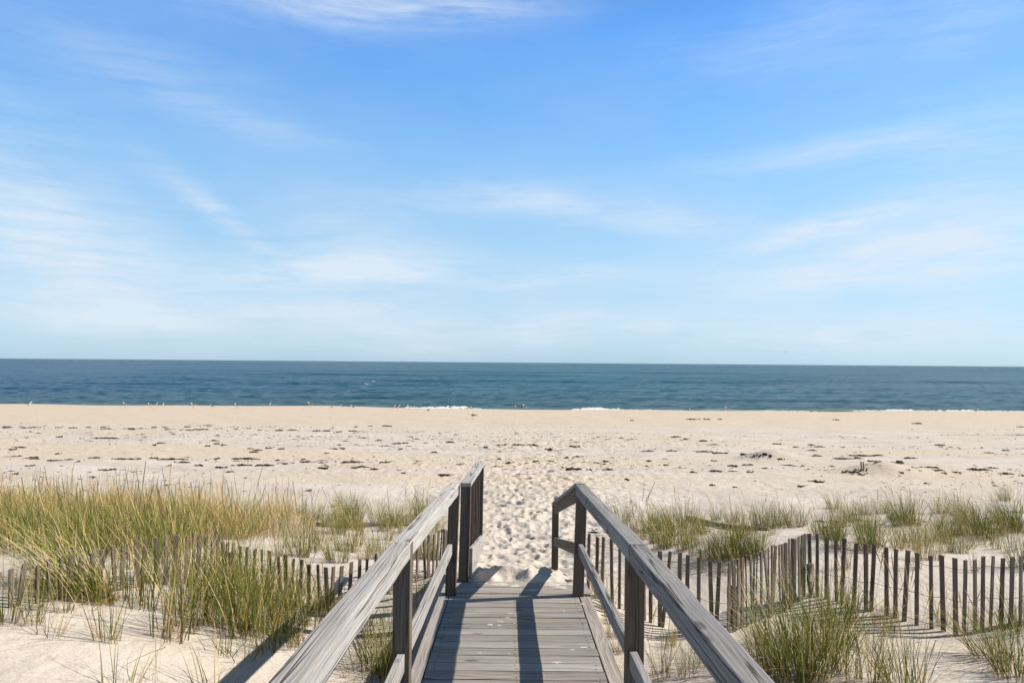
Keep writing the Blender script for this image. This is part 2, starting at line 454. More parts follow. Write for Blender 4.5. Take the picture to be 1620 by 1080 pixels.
def sea_z(X, Y):
    a = 0.10 * (1 - smooth(300, 900, Y)) * smooth(74, 95, Y)
    w = np.sin(Y * 0.42 + 1.8 * vnoise(X * 0.02, Y * 0.03, 5) * 6) + 0.7 * np.sin(Y * 0.77 + X * 0.09 + 5 * vnoise(X * 0.05, Y * 0.06, 8))
    z = a * w * (0.6 + 1.2 * np.abs(vnoise(X * 0.015, Y * 0.03, 12)))
    z += 0.10 * fbm(X * 0.22, Y * 0.5, 3, 15) * (1 - smooth(150, 500, Y))
    z += 0.20 * fbm(X * 0.6, Y * 1.0, 2, 19) * (1 - smooth(140, 420, Y)) * smooth(78, 86, Y)
    # long low swells
    for (yc, x0, amp, wd, ph) in ((188, 0, 0.65, 4.0, 0.1), (128, 14, 0.34, 2.6, 0.7), (260, -40, 0.75, 6, 1.9), (102, -22, .28, 1.7, .4), (360, 60, .9, 8, .3), (150, -50, .4, 3, 2.2), (215, 110, .6, 4.5, .9)):
        yy = yc + 4 * np.sin(X * 0.02 + ph) + 2.5 * vnoise(X * 0.03, X * 0 + yc, 31)
        z += amp * np.exp(-((Y - yy) / wd) ** 2) * (0.25 + 0.75 * np.exp(-((X - x0) / (0.35 * yc)) ** 2))
    return z
ys_w = np.concatenate([68 * 1.0055 ** np.arange(0, int(math.log(900 / 68) / math.log(1.0055))), np.geomspace(905, 40000, 70)])
fan_grid("sea", ys_w, 1.25, 25.0, 620, sea_z, SEA, False)

# ------------------------------------------------------------------ timber
def timber(name, p0, p1, w, h, mat, parent, up=(0, 0, 1), bevel=0.004, seg=6, wob=0.0015, taper=None, lean=None):
    """a sawn piece from p0 to p1 (centre line), own X along the grain, w across, h along 'up'"""
    p0, p1 = Vector(p0), Vector(p1)
    ax = (p1 - p0); L = ax.length; ax.normalize()
    up = Vector(up); ay = up.cross(ax).normalized(); az = ax.cross(ay)
    bm = bmesh.new()
    rings = []
    rs = random.Random(hash((name, round(p0.x, 3), round(p0.y, 3), round(p0.z, 3))) & 0xffff)
    for k in range(seg + 1):
        t = k / seg
        hh0, hh1 = -h / 2, h / 2
        if taper: hh0, hh1 = taper(t)
        dy, dz = rs.uniform(-wob, wob), rs.uniform(-wob, wob)
        rings.append([bm.verts.new((t * L, y + dy, z + dz)) for (y, z) in ((-w / 2, hh0), (w / 2, hh0), (w / 2, hh1), (-w / 2, hh1))])
    for a, b in zip(rings, rings[1:]):
        for i in range(4): bm.faces.new((a[i], a[(i + 1) % 4], b[(i + 1) % 4], b[i]))
    bm.faces.new(rings[0][::-1]); bm.faces.new(rings[-1])
    bmesh.ops.recalc_face_normals(bm, faces=bm.faces)
    sharp = [e for e in bm.edges if e.calc_face_angle(0) > 0.8]
    if bevel: bmesh.ops.bevel(bm, geom=sharp, offset=bevel, segments=2, affect='EDGES', profile=0.6)
    o = bm_obj(name, bm, mat, parent)
    o.matrix_local = Matrix(((ax.x, ay.x, az.x, p0.x), (ax.y, ay.y, az.y, p0.y), (ax.z, ay.z, az.z, p0.z), (0, 0, 0, 1)))
    return o

def notched_post(name, base, top_z, w, side, ledge, mat, parent, lean=0.0):
    """a post whose outer part is cut down by 'ledge' to carry the rail; side=+1 keeps the tongue towards +X"""
    L = top_z - base[2]
    lo, hi = -w / 2, w / 2
    tongue = 0.026
    prof = [(0, lo), (L, lo), (L, lo + tongue), (L - ledge, lo + tongue), (L - ledge, hi), (0, hi)]
    bm = bmesh.new()
    f = [bm.verts.new((x, y, -w / 2)) for x, y in prof]; g = [bm.verts.new((x, y, w / 2)) for x, y in prof]
    bm.faces.new(f[::-1]); bm.faces.new(g)
    for i in range(6): bm.faces.new((f[i], f[(i + 1) % 6], g[(i + 1) % 6], g[i]))
    bmesh.ops.recalc_face_normals(bm, faces=bm.faces)
    bmesh.ops.bevel(bm, geom=list(bm.edges), offset=0.003, segments=1, affect='EDGES')
    o = bm_obj(name, bm, mat, parent)
    # local X -> up (with lean), local Y -> away from the deck (-side), local Z -> along
    ax = Vector((lean, 0, 1)).normalized(); ay = Vector((-side, 0, side * lean)).normalized(); az = ax.cross(ay)
    o.matrix_local = Matrix(((ax.x, ay.x, az.x, base[0]), (ax.y, ay.y, az.y, base[1]), (ax.z, ay.z, az.z, base[2]), (0, 0, 0, 1)))
    return o

SL = 0.05
def deck_z(y): return EYE - 1.667 - SL * y

walk = empty("boardwalk", (0, 0, 0), "grey weathered wooden boardwalk with railings running down to the beach sand", "boardwalk")
ROOT = walk
DX0, DX1 = -0.522, 0.592
pitch, gap = 0.1448, 0.006
y_end = 6.62
k = 0
y = y_end
while y > -2.2:
    yc = y - pitch / 2
    zt = deck_z(yc)
    th = 0.026
    jit = random.uniform(-0.0015, 0.0015)
    last_board = timber("deck_board", (DX0 + 0.006 + random.uniform(-.003, .003), yc, zt - th / 2 + jit), (DX1 - 0.006 + random.uniform(-.003, .003), yc, zt - th / 2 + random.uniform(-.0015, .0015)),
           pitch - gap - random.uniform(0, .003), th, WOOD_DECK, ROOT, up=(0, SL, 1), bevel=0.0035, seg=4)
    board = last_board
    bm = bmesh.new(); bm.from_mesh(board.data)
    for xs in (0.045, 0.555, 1.06):
        for ys in (-.04, .042):
            c = Vector((xs + random.uniform(-.006, .006), ys + random.uniform(-.006, .006), th / 2 + .0012))
            top = [bm.verts.new(c + Vector((.0055 * math.cos(j * math.pi / 4), .0055 * math.sin(j * math.pi / 4), 0))) for j in range(8)]
            bot = [bm.verts.new(v.co - Vector((0, 0, .004))) for v in top]
            f = bm.faces.new(top); f.material_index = 1
            for j in range(8):
                f = bm.faces.new((bot[j], bot[(j + 1) % 8], top[(j + 1) % 8], top[j])); f.material_index = 1
    bm.to_mesh(board.data); bm.free(); board.data.materials.append(STEEL)
    y -= pitch; k += 1
# landing boards past the last posts
for (yc, w, x0, x1) in ((6.735, 0.205, -0.60, 0.70), (6.945, 0.200, -0.60, 0.70)):
    timber("deck_board", (x0, yc, deck_z(yc) - 0.013 + 0.002), (x1, yc, deck_z(yc) - 0.013), w, 0.026, WOOD_DECK, ROOT, up=(0, SL, 1), bevel=0.0035, seg=4)
# edge boards between the posts, joists and beam under the deck
for (xc, w) in ((-0.566, 0.088), (0.641, 0.098)):
    for (a, b) in ((-2.2, 3.895), (4.005, 6.515)):
        timber("edge_board", (xc, a, deck_z(a) - 0.015), (xc, b, deck_z(b) - 0.015), w - 0.004, 0.034, WOOD_DECK, ROOT, bevel=0.003)
for xc in (-0.50, 0.03, 0.57):
    timber("joist", (xc, -2.2, deck_z(-2.2) - 0.13), (xc, 7.0, deck_z(7.0) - 0.13), 0.04, 0.18, WOOD_POST, ROOT)

RAIL_H = 0.945
def rail_z(y): return deck_z(y) + RAIL_H
# posts
posts = [(-0.5535, 3.95, +1, 0.000), (-0.511, 6.57, +1, 0.030), (0.6375, 3.95, -1, 0.010), (0.5845, 6.57, -1, 0.030),
         (-0.572, 1.33, +1, 0.0), (0.645, 1.33, -1, 0.0), (-0.572, -1.3, +1, 0.0), (0.645, -1.3, -1, 0.0)]
for (x, yv, side, lean) in posts:
    g = ground(x, yv) - 0.3
    top = rail_z(yv) - 0.012
    x0 = x - lean * (deck_z(yv) - g)
    notched_post("post", (x0, yv, g), top, 0.089, side, 0.080, WOOD_POST, ROOT, lean)
# top rails: heavy square timbers let into the posts
S = 0.092
def toprail(xa, ya, xb, yb, mat=None):
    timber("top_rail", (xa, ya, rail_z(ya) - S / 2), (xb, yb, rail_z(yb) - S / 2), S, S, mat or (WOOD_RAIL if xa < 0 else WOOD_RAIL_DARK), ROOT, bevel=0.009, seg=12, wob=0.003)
toprail(-0.584, -2.2, -0.5785, 1.318); toprail(-0.5785, 1.322, -0.561, 3.858)
toprail(-0.561, 3.862, -0.492, 6.63)
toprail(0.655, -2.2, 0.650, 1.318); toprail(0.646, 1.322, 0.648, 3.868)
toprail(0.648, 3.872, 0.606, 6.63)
# lower rails, one per bay
def lowrail(xa, ya, ha, xb, yb, hb):
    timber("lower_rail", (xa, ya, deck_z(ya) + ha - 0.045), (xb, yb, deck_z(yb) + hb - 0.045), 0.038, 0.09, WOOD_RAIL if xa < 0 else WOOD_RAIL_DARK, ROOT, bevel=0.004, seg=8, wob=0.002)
lowrail(-0.556, -2.2, .385, -0.556, 1.28, .385); lowrail(-0.556, 1.38, .375, -0.554, 3.902, .375); lowrail(-0.5535, 3.998, .385, -0.517, 6.523, .44)
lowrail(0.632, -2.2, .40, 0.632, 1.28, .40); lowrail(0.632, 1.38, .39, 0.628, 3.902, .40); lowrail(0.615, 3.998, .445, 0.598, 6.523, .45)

# stair rail that falls from the right-hand end post to a post in the sand
gz = ground(0.62, 10.5)
fx, fy = 0.617, 10.5
f_top = EYE - 1.93
timber("post", (fx - .01, fy, gz - 0.4), (fx, fy, f_top - 0.035), 0.089, 0.089, WOOD_POST, ROOT, up=(0, 1, 0), bevel=0.004)
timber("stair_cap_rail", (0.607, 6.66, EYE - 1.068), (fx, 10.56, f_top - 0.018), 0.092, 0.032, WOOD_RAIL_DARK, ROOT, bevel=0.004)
timber("stair_rail", (0.600, 6.63, EYE - 1.140), (0.606, 10.46, f_top - 0.088), 0.038, 0.10, WOOD_POST, ROOT, bevel=0.004)
timber("stair_lower_rail", (0.60, 6.63, EYE - 1.62), (0.606, 10.52, EYE - 2.455), 0.038, 0.105, WOOD_POST, ROOT, bevel=0.004)

# stair guard with balusters at the left-hand end
def P3(x, yv, drop): return Vector((x, yv, EYE - drop))
timber("post", (-0.435, 7.05, ground(-.435, 7.05) - .2), (-0.413, 7.05, EYE - 1.14), 0.092, 0.092, WOOD_POST, ROOT, up=(0, 1, 0), bevel=0.004)
timber("post", (-0.352, 8.42, EYE - 2.02), (-0.342, 8.42, EYE - 1.142), 0.085, 0.085, WOOD_POST, ROOT, up=(0, 1, 0), bevel=0.004)
timber("guard_cap_rail", (-0.412, 6.985, EYE - 1.123), (-0.340, 8.48, EYE - 1.125), 0.098, 0.034, WOOD_RAIL, ROOT, bevel=0.004)
timber("guard_skirt", (-0.369, 7.095, EYE - 1.865), (-0.312, 8.40, EYE - 1.965), 0.036, 0.2, WOOD_RAIL, ROOT, bevel=0.003,
       taper=lambda t: (-0.145 + 0.09 * t, 0.135 - 0.07 * t))
timber("post", (-0.395, 7.80, ground(-.39, 7.8) - .25), (-0.389, 7.80, EYE - 1.95), 0.06, 0.06, WOOD_POST, ROOT, up=(0, 1, 0), bevel=0.003)
for i in range(7):
    t = (i + 1) / 8
    yb = 7.09 + t * (8.38 - 7.09); xb = -0.425 + t * 0.075
    timber("baluster", (xb, yb, EYE - 1.90 - 0.06 * t), (xb + .006, yb, EYE - 1.143), 0.034, 0.034, WOOD_POST, ROOT, up=(0, 1, 0), bevel=0.002, seg=2)

# ------------------------------------------------------------------ snow fences
def resample(path, base, tight):
    pts = [Vector(p) for p in path]; out = []; carry = 0.0
    for k, (a, b) in enumerate(zip(pts, pts[1:])):
        step = base * tight.get(k, 1.0)
        L = math.hypot(b.x - a.x, b.y - a.y); s = carry
        while s < L:
            t = s / L
            out.append((a.lerp(b, t), (b - a).normalized()))
            s += step
        carry = s - L
    return out

picket_meshes = []
def picket_mesh(seed):
    r = random.Random(seed)
    bm = bmesh.new()
    W, T, L = r.uniform(.034, .041), 0.012, 1.2
    rings = []
    for k in range(8):
        t = k / 7
        w = W / 2 * r.uniform(0.93, 1.05); dy, dz = r.uniform(-.0015, .0015), r.uniform(-.001, .001)
        rings.append([bm.verts.new((-t * L, y + dy, z + dz)) for y, z in ((-w, -T / 2), (w, -T / 2), (w, T / 2), (-w, T / 2))])
    for a, b in zip(rings, rings[1:]):
        for i in range(4): bm.faces.new((a[i], a[(i + 1) % 4], b[(i + 1) % 4], b[i]))
    bm.faces.new(rings[0]); bm.faces.new(rings[-1][::-1])
    bmesh.ops.recalc_face_normals(bm, faces=bm.faces)
    for v in rings[0]: v.co.x += r.uniform(-.006, .006)
    bmesh.ops.bevel(bm, geom=[e for e in bm.edges if e.calc_face_angle(0) > 0.8], offset=0.0012, segments=1, affect='EDGES')
    me = D.meshes.new("picket"); bm.to_mesh(me); bm.free(); me.materials.append(WOOD_PICKET)
    return me
for s in range(6): picket_meshes.append(picket_mesh(s))

def tube(name, pts, rad, mat, parent, sides=5):
    bm = bmesh.new(); rings = []
    for i, p in enumerate(pts):
        d = (Vector(pts[min(i + 1, len(pts) - 1)]) - Vector(pts[max(i - 1, 0)])).normalized()
        u = d.cross(Vector((0, 0, 1)));
        if u.length < 1e-3: u = d.cross(Vector((1, 0, 0)))
        u.normalize(); v = d.cross(u)
        r = rad[i] if isinstance(rad, (list, tuple)) else rad
        rings.append([bm.verts.new(Vector(p) + r * (math.cos(2 * math.pi * j / sides) * u + math.sin(2 * math.pi * j / sides) * v)) for j in range(sides)])
    for a, b in zip(rings, rings[1:]):
        for j in range(sides): bm.faces.new((a[j], a[(j + 1) % sides], b[(j + 1) % sides], b[j]))
    bm.faces.new(rings[0]); bm.faces.new(rings[-1][::-1])
    return bm_obj(name, bm, mat, parent, True)

def snow_fence(path, label, step, wires, posts_at, jitter=1.0, tight=None):
    """path of (x, y, z of the picket tops)"""
    root = empty("sand_fence", (path[0][0], path[0][1], 0), label, "fence")
    off = Vector(root.location)
    r = random.Random(len(path) * 31)
    tops = resample(path, step, tight or {})
    wpts = [[] for _ in wires]
    for i, (p, d) in enumerate(tops):
        n = Vector((-d.y, d.x, 0)).normalized(); dh = Vector((d.x, d.y, 0)).normalized()
        top = p + Vector((0, 0, r.uniform(-.020, .016))) + dh * r.uniform(-.011, .011)
        lean = dh * r.gauss(0.015, 0.03 * jitter) + n * r.gauss(0, 0.022 * jitter)
        if r.random() < 0.07 * jitter: lean += dh * r.uniform(-.16, .16)
        ax = (Vector((0, 0, 1)) + lean).normalized(); ay = (dh - ax * dh.dot(ax)).normalized()
        yaw = r.gauss(0, 0.22); ay = (ay * math.cos(yaw) + n * math.sin(yaw)).normalized(); ay = (ay - ax * ay.dot(ax)).normalized()
        az = ax.cross(ay)
        o = D.objects.new("picket", picket_meshes[r.randrange(6)]); C.objects.link(o); o.parent = root
        q = top - off
        o.matrix_local = Matrix(((ax.x, ay.x, az.x, q.x), (ax.y, ay.y, az.y, q.y), (ax.z, ay.z, az.z, q.z), (0, 0, 0, 1)))
        for wi, wd in enumerate(wires):
            for sgn in (1,):
                wpts[wi].append(q - ax * wd + n * 0.008 * (1 if i % 2 else -1) )
    for pts in wpts: tube("wire", pts, 0.0022, WIRE, root, 4)
    for (x, yv, zt, rad) in posts_at:
        g = ground(x, yv)
        pts = [Vector((x, yv, g - .3)) - off, Vector((x + .004, yv, (g + zt) / 2)) - off, Vector((x, yv, zt - .01)) - off, Vector((x, yv, zt)) - off]
        tube("post", pts, [rad * 1.02, rad, rad * .98, rad * .9], WOOD_DRIFT, root, 10)
    return root

def tp(x, y, drop): return (x, y, EYE - drop)
snow_fence([tp(-3.75, 3.9, 1.36), tp(-3.55, 4.6, 1.40), tp(-3.405, 5.3, 1.44), tp(-3.18, 6.1, 1.49), tp(-2.84, 6.7, 1.52), tp(-2.71, 7.5, 1.80), tp(-1.60, 6.9, 1.87), tp(-1.20, 7.4, 1.83),
            tp(-.753, 8.29, 1.83), tp(-.70, 8.9, 1.95)],
           "half buried grey picket sand fence winding through grass left of the boardwalk", 0.099, (0.10, 0.42), [(-2.76, 7.56, EYE - 1.9, .035)], 1.2)
snow_fence([tp(0.80, 7.7, 1.736), tp(1.41, 7.0, 1.72), tp(1.89, 6.6, 1.705), tp(3.0, 7.7, 1.70), tp(3.87, 6.55, 1.655), tp(4.52, 6.7, 1.65), tp(5.6, 7.1, 1.62)],
           "zigzag dark picket sand fence standing on open sand right of the boardwalk", 0.098, (0.09, 0.36, 0.60),
           [(1.99, 6.86, EYE - 1.99, .045), (2.99, 7.62, EYE - 1.985, .036)], 0.8, {2: 0.72})

# ------------------------------------------------------------------ beach grass
def blades_arrays(n, r, radius, height, spread, lean, dry, wide=0.0055, seed_heads=0.0, droop=0.35, seg=5):
    """ribbon blades of one clump round the origin -> vertices, quads, colours"""
    V, Q, Cc = [], [], []
    base_i = 0
    for i in range(n):
        a = r.uniform(0, 2 * math.pi); rr = radius * math.sqrt(r.random())
        bx, by = rr * math.cos(a), rr * math.sin(a)
        h = height * (0.30 + 0.70 * r.random() ** 0.8)
        a2 = a + r.gauss(0, 0.8)
        sp = abs(r.gauss(0, spread)) + 0.4 * spread * rr / max(radius, .01)
        dx, dy = sp * math.cos(a2) + lean[0] + r.gauss(0, .05), sp * math.sin(a2) + lean[1] + r.gauss(0, .05)
        head = r.random() < seed_heads
        bend = 0.12 if head else droop * r.uniform(0.3, 1.5)
        w0 = wide * r.uniform(0.65, 1.2) * (0.6 if head else 1)
        if head: h *= 1.22
        ori = r.uniform(0, math.pi); ox, oy = math.cos(ori), math.sin(ori)
        isdry = r.random() < dry
        if r.random() < 0.10:              # broken, fallen blades and litter round the foot
            isdry = True; head = False; dx += 1.6 * math.cos(a2); dy += 1.6 * math.sin(a2); h *= 0.45; bend = 0.5
        if isdry:
            g = r.random(); c_mid = (0.50 + .14 * g, 0.37 + .10 * g, 0.14 + .06 * g); c_tip = (0.62, 0.48, 0.25); c_base = (0.24, 0.13, 0.06)
        else:
            g = r.random(); g = g * g; c_mid = (0.036 + .16 * g, 0.082 + .145 * g, 0.004 + .012 * g); c_tip = (0.20 + .18 * g, 0.195 + .09 * g, 0.030); c_base = (0.20, 0.085, 0.04) if r.random() < .55 else (0.11, 0.11, 0.025)
        for s in range(seg + 1):
            t = s / seg
            k = t + bend * t * t
            x = bx + dx * h * k; yv = by + dy * h * k
            z = h * (t - bend * (0.35 + sp) * t * t * t) - 0.04 * (1 - t)
            w = w0 * (1 - t ** 1.6) * 0.5 + 0.0004
            if head and t > 0.72: w = 0.0075 * (1 - abs((t - .86) / .16) ** 2 * .8)
            V.append((x - ox * w, yv - oy * w, z)); V.append((x + ox * w, yv + oy * w, z))
            if t < 0.3: f = t / 0.3; c = [p + (q - p) * f for p, q in zip(c_base, c_mid)]
            else: f = (t - .3) / .7; f = f * f; c = [p + (q - p) * f for p, q in zip(c_mid, c_tip)]
            if head and t > .7: c = (0.42, 0.29, 0.13)
            Cc.append((*c, 1)); Cc.append((*c, 1))
            if s < seg: q0 = base_i + 2 * s; Q.append((q0, q0 + 1, q0 + 3, q0 + 2))
        base_i += 2 * (seg + 1)
    return np.array(V), np.array(Q), np.array(Cc)

def grass_mesh(name, V, Q, Cc):
    me = np_mesh(name, V, Q)
    at = me.color_attributes.new("blade", 'FLOAT_COLOR', 'POINT')
    at.data.foreach_set("color", np.asarray(Cc, dtype=np.float32).ravel())
    me.materials.append(GRASS)
    return me

r0 = random.Random(5)
TUFT = {}
WIND = (-0.10, 0.02)
for kind, kw in {
    "sparse": dict(n=26, radius=.10, height=.50, spread=.42, lean=(-.05, 0), dry=.22),
    "upright": dict(n=44, radius=.10, height=.80, spread=.17, lean=(-.04, 0), dry=.28, seed_heads=.04),
    "thick": dict(n=135, radius=.18, height=.78, spread=.28, lean=WIND, dry=.20, seed_heads=.03),
    "huge": dict(n=185, radius=.30, height=1.02, spread=.30, lean=(-.10, 0), dry=.18, droop=.45, wide=.0065),
    "leaning": dict(n=120, radius=.12, height=.66, spread=.26, lean=(-.50, .02), dry=.35, droop=.6),
    "straw": dict(n=70, radius=.12, height=.62, spread=.24, lean=(-.06, 0), dry=.60, seed_heads=.12),
    "stalks": dict(n=10, radius=.10, height=.70, spread=.22, lean=(-.05, 0), dry=.8, seed_heads=.5),
    "low": dict(n=60, radius=.14, height=.36, spread=.35, lean=(-.05, 0), dry=.4)}.items():
    TUFT[kind] = [grass_mesh("grass_tuft", *blades_arrays(r=r0, **kw)) for _ in range(4)]

tuft_rand = random.Random(21)
def tuft(px, py, kind, h=1.0, label=None, group=None):
    p = on_sand(px, py)
    o = D.objects.new("grass_tuft", TUFT[kind][tuft_rand.randrange(4)]); C.objects.link(o)
    o.location = p
    s = h * tuft_rand.uniform(.92, 1.08)
    o.scale = (s, s, s)
    o.rotation_euler = (0, 0, tuft_rand.uniform(-.5, .5) + (math.pi if kind not in ("leaning", "huge", "thick") and tuft_rand.random() < .3 else 0))
    tag(o, label, "beach grass", group)
    return o

# ---- left foreground, on the bare dune
for (x, yv, kd, h, lb) in (
    (78, 1004, "sparse", .75, "short spreading grass tuft alone on bare dune sand at bottom left"),
    (171, 1012, "upright", .75, "thin upright grass tuft with reddish stems on bare sand left of the tall tuft"),
    (188, 1092, "sparse", 1.0, "spiky green grass tuft at the photo's lower edge on pale sand"),
    (268, 1008, "upright", 1.15, "tallest slender grass tuft with red stems before the left fence"),
    (296, 996, "upright", 1.0, "upright grass tuft beside the tallest slender tuft before the left fence"),
    (335, 1092, "sparse", .95, "loose wispy grass tuft at the lower edge near the boardwalk shadow"),
    (248, 1085, "stalks", .5, "few thin bent stalks rising from pale sand at the lower edge"),
    (8, 985, "upright", .8, "green grass tuft cut by the photo's left edge before the fence")):
    tuft(x, yv, kd, h, lb)
LG = "grass tufts along the left fence"
for (x, yv, kd, h) in ((148, 946, "leaning", 1.25), (128, 938, "leaning", 1.2), (165, 950, "leaning", .9), (100, 930, "leaning", 1.1), (60, 960, "upright", .6), (30, 972, "sparse", .7), (232, 925, "upright", .7), (345, 985, "upright", 1.0), (372, 1000, "thick", .9), (395, 1008, "upright", 1.1),
    (410, 990, "thick", 1.0), (432, 1000, "upright", 1.1), (340, 945, "thick", .9), (365, 930, "thick", .9), (310, 955, "upright", .9), (400, 950, "thick", .9), (440, 960, "thick", .8), (465, 985, "thick", .75),
    (490, 965, "straw", .8), (515, 960, "straw", .7), (455, 1020, "thick", .7), (420, 1030, "upright", .8), (285, 925, "upright", .8), (255, 915, "straw", .7), (540, 965, "low", 1.0), (470, 940, "straw", .7),
    (385, 1040, "sparse", .9), (350, 1030, "sparse", .8), (205, 900, "straw", .6), (430, 930, "straw", .8), (375, 965, "thick", 1.0), (350, 905, "straw", .9), (480, 1005, "low", 1.1), (20, 930, "sparse", .8)):
    tuft(x, yv, kd, h, "grass tuft growing against the half buried left fence", LG)
WG = "grass beside the left edge of the boardwalk"
for (x, yv, kd, h) in ((600, 1050, "thick", .75), (618, 1035, "upright", .7), (585, 1070, "low", 1.2), (610, 1068, "thick", .6), (628, 1010, "upright", .6), (640, 985, "straw", .6), (655, 960, "upright", .55), (590, 1020, "straw", .6), (668, 940, "straw", .6), (560, 1000, "low", 1.), (575, 985, "straw", .6)):
    tuft(x, yv, kd, h, "dark green grass tuft close under the left railing of the boardwalk", WG)
# ---- right, beside the walkway
RG = "thin grass along the right edge of the boardwalk"
for (x, yv, kd, h) in ((944, 935, "straw", .45), (950, 950, "straw", .5), (958, 965, "straw", .5), (965, 985, "upright", .5), (972, 1005, "straw", .5), (980, 1030, "straw", .5), (940, 918, "stalks", .7),
    (1048, 1068, "upright", .75), (1085, 1068, "upright", .6), (1102, 1050, "sparse", .7), (1062, 1020, "straw", .5), (1015, 1010, "stalks", .8)):
    tuft(x, yv, kd, h, "thin yellow green grass growing beside the right railing of the boardwalk", RG)
HG = "big grass clump below the right fence corner"
for (x, yv, kd, h) in ((1268, 1046, "huge", .95), (1300, 1020, "huge", .8), (1238, 1062, "huge", .75), (1285, 1075, "upright", 1.0), (1215, 1070, "upright", .8), (1312, 1055, "upright", 1.0), (1262, 1085, "thick", .8), (1198, 1020, "sparse", .9), (1210, 1040, "stalks", .9)):
    tuft(x, yv, kd, h, "big dense dark green grass clump in front of the right fence corner", HG)
for (x, yv, kd, h, lb) in ((1344, 1070, "upright", .85, "loose upright grass tuft standing right of the big dense clump"), (1384, 1078, "upright", .95, "slim grass tuft with one thick stem between the fan and the dense clump"),
    (1432, 1092, "thick", .8, "fan shaped dark grass tuft on bare sand below the right fence"), (1370, 1030, "sparse", .9, "small sparse tuft behind the slim grass tuft below the right fence"),
    (1402, 1055, "sparse", .8, "small red stemmed tuft behind the fan shaped grass on the right"),
    (1568, 1040, "leaning", 1.05, "wind bent yellow green tuft leaning left in front of the right fence"), (1588, 1062, "upright", .7, "short red stemmed tuft right of the wind bent tuft on the right"),
    (1612, 1075, "thick", .8, "grass tuft cut by the photo's right edge on bare sand"), (1492, 985, "straw", .5, "small pale tuft at the foot of the right fence")):
    tuft(x, yv, kd, h, lb)
FG = "tufts along the foot of the right fence"
for (x, yv, kd, h) in ((1395, 990, "straw", .6), (1410, 1000, "upright", .6), (1370, 985, "stalks", 1.), (1450, 1000, "stalks", .9), (1530, 1000, "stalks", .8), (1330, 985, "thick", .7), (1345, 965, "straw", .7), (1605, 1000, "thick", .7), (1545, 985, "straw", .5), (1425, 965, "stalks", .8), (1470, 970, "stalks", .8)):
    tuft(x, yv, kd, h, "straw coloured grass tuft growing at the foot of the right fence", FG)
# ---- beyond the right fence
BG = "tufts on the dune between the right fence and the driftwood log"
for (x, yv, kd, h) in ((985, 825, "thick", .85), (1000, 842, "thick", .8), (1015, 850, "straw", .8), (1030, 838, "thick", .8), (1045, 855, "thick", .8), (1060, 862, "thick", .9), (1075, 845, "thick", 1.0), (1085, 832, "thick", .9),
    (1090, 855, "straw", .7), (1105, 845, "thick", .6), (1042, 870, "upright", .7), (1098, 880, "upright", .6), (1120, 882, "thick", .7), (1140, 885, "thick", .8), (1158, 880, "thick", .75), (1175, 884, "thick", .9), (1190, 880, "thick", .8), (1130, 868, "straw", .7),
    (1160, 862, "straw", .6), (1110, 905, "upright", .5), (1150, 905, "low", 1.0), (1170, 900, "upright", .6), (985, 850, "straw", .7), (970, 838, "straw", .7), (1010, 830, "stalks", 1.), (1075, 820, "stalks", 1.1), (1180, 845, "straw", .6), (1195, 832, "upright", .7),
    (1222, 845, "upright", .45), (1212, 885, "stalks", .7), (1085, 905, "sparse", .6), (1040, 905, "low", .8)):
    tuft(x, yv, kd, h, "grass tuft on the hummocky dune right of the railing beyond the fence", BG)
for (x, yv, kd, h, lb) in ((1133, 822, "thick", .62, "lone round tuft behind the driftwood log"),):
    tuft(x, yv, kd, h, lb)
CG = "scattered tufts on the dune beyond the right fence"
for (x, yv, kd, h) in ((1205, 832, "thick", .85), (1222, 834, "thick", .85), (1240, 830, "thick", .8), (1258, 835, "thick", .8), (1270, 832, "straw", .7), (1320, 803, "thick", .62), (1350, 824, "thick", .75), (1395, 812, "thick", .62), (1425, 832, "thick", 1.0), (1440, 830, "thick", 1.0),
    (1432, 825, "straw", 1.1), (1487, 812, "thick", .75), (1538, 845, "huge", .75), (1550, 838, "leaning", 1.1), (1565, 845, "thick", .8), (1590, 792, "thick", .7), (1600, 842, "thick", 1.), (1615, 845, "huge", .8), (1608, 835, "leaning", 1.1), (1300, 850, "thick", .7), (1318, 852, "thick", .7),
    (1378, 862, "thick", .9), (1370, 872, "upright", .8), (1330, 846, "straw", .6), (1465, 862, "straw", .7), (1480, 855, "thick", .7), (1500, 850, "thick", .7), (1495, 870, "straw", .7), (1515, 872, "thick", .6), (1440, 865, "straw", .6), (1410, 868, "low", .9), (1555, 862, "low", 1.1), (1575, 868, "upright", .6),
    (1600, 872, "upright", .7), (1460, 885, "straw", .6), (1480, 885, "straw", .6), (1295, 800, "stalks", .5), (1405, 845, "low", .8), (1337, 900, "upright", .6), (1450, 900, "upright", .6), (1545, 905, "upright", .5), (1620, 900, "thick", .8), (1512, 830, "low", .9)):
    tuft(x, yv, kd, h, "dark green grass tuft on the open dune beyond the right fence", CG)
rf = random.Random(41)
for _ in range(30):
    tuft(rf.uniform(1290, 1625), rf.uniform(808, 872), rf.choice(("thick", "thick", "straw", "low", "upright")), rf.uniform(.5, .85), "dark green grass tuft on the open dune beyond the right fence", CG)
for _ in range(22):
    tuft(rf.uniform(968, 1200), rf.uniform(822, 880), rf.choice(("thick", "straw", "low", "upright")), rf.uniform(.45, .75), "grass tuft on the hummocky dune right of the railing beyond the fence", BG)
NG = "tufts on the dune behind the left railing"
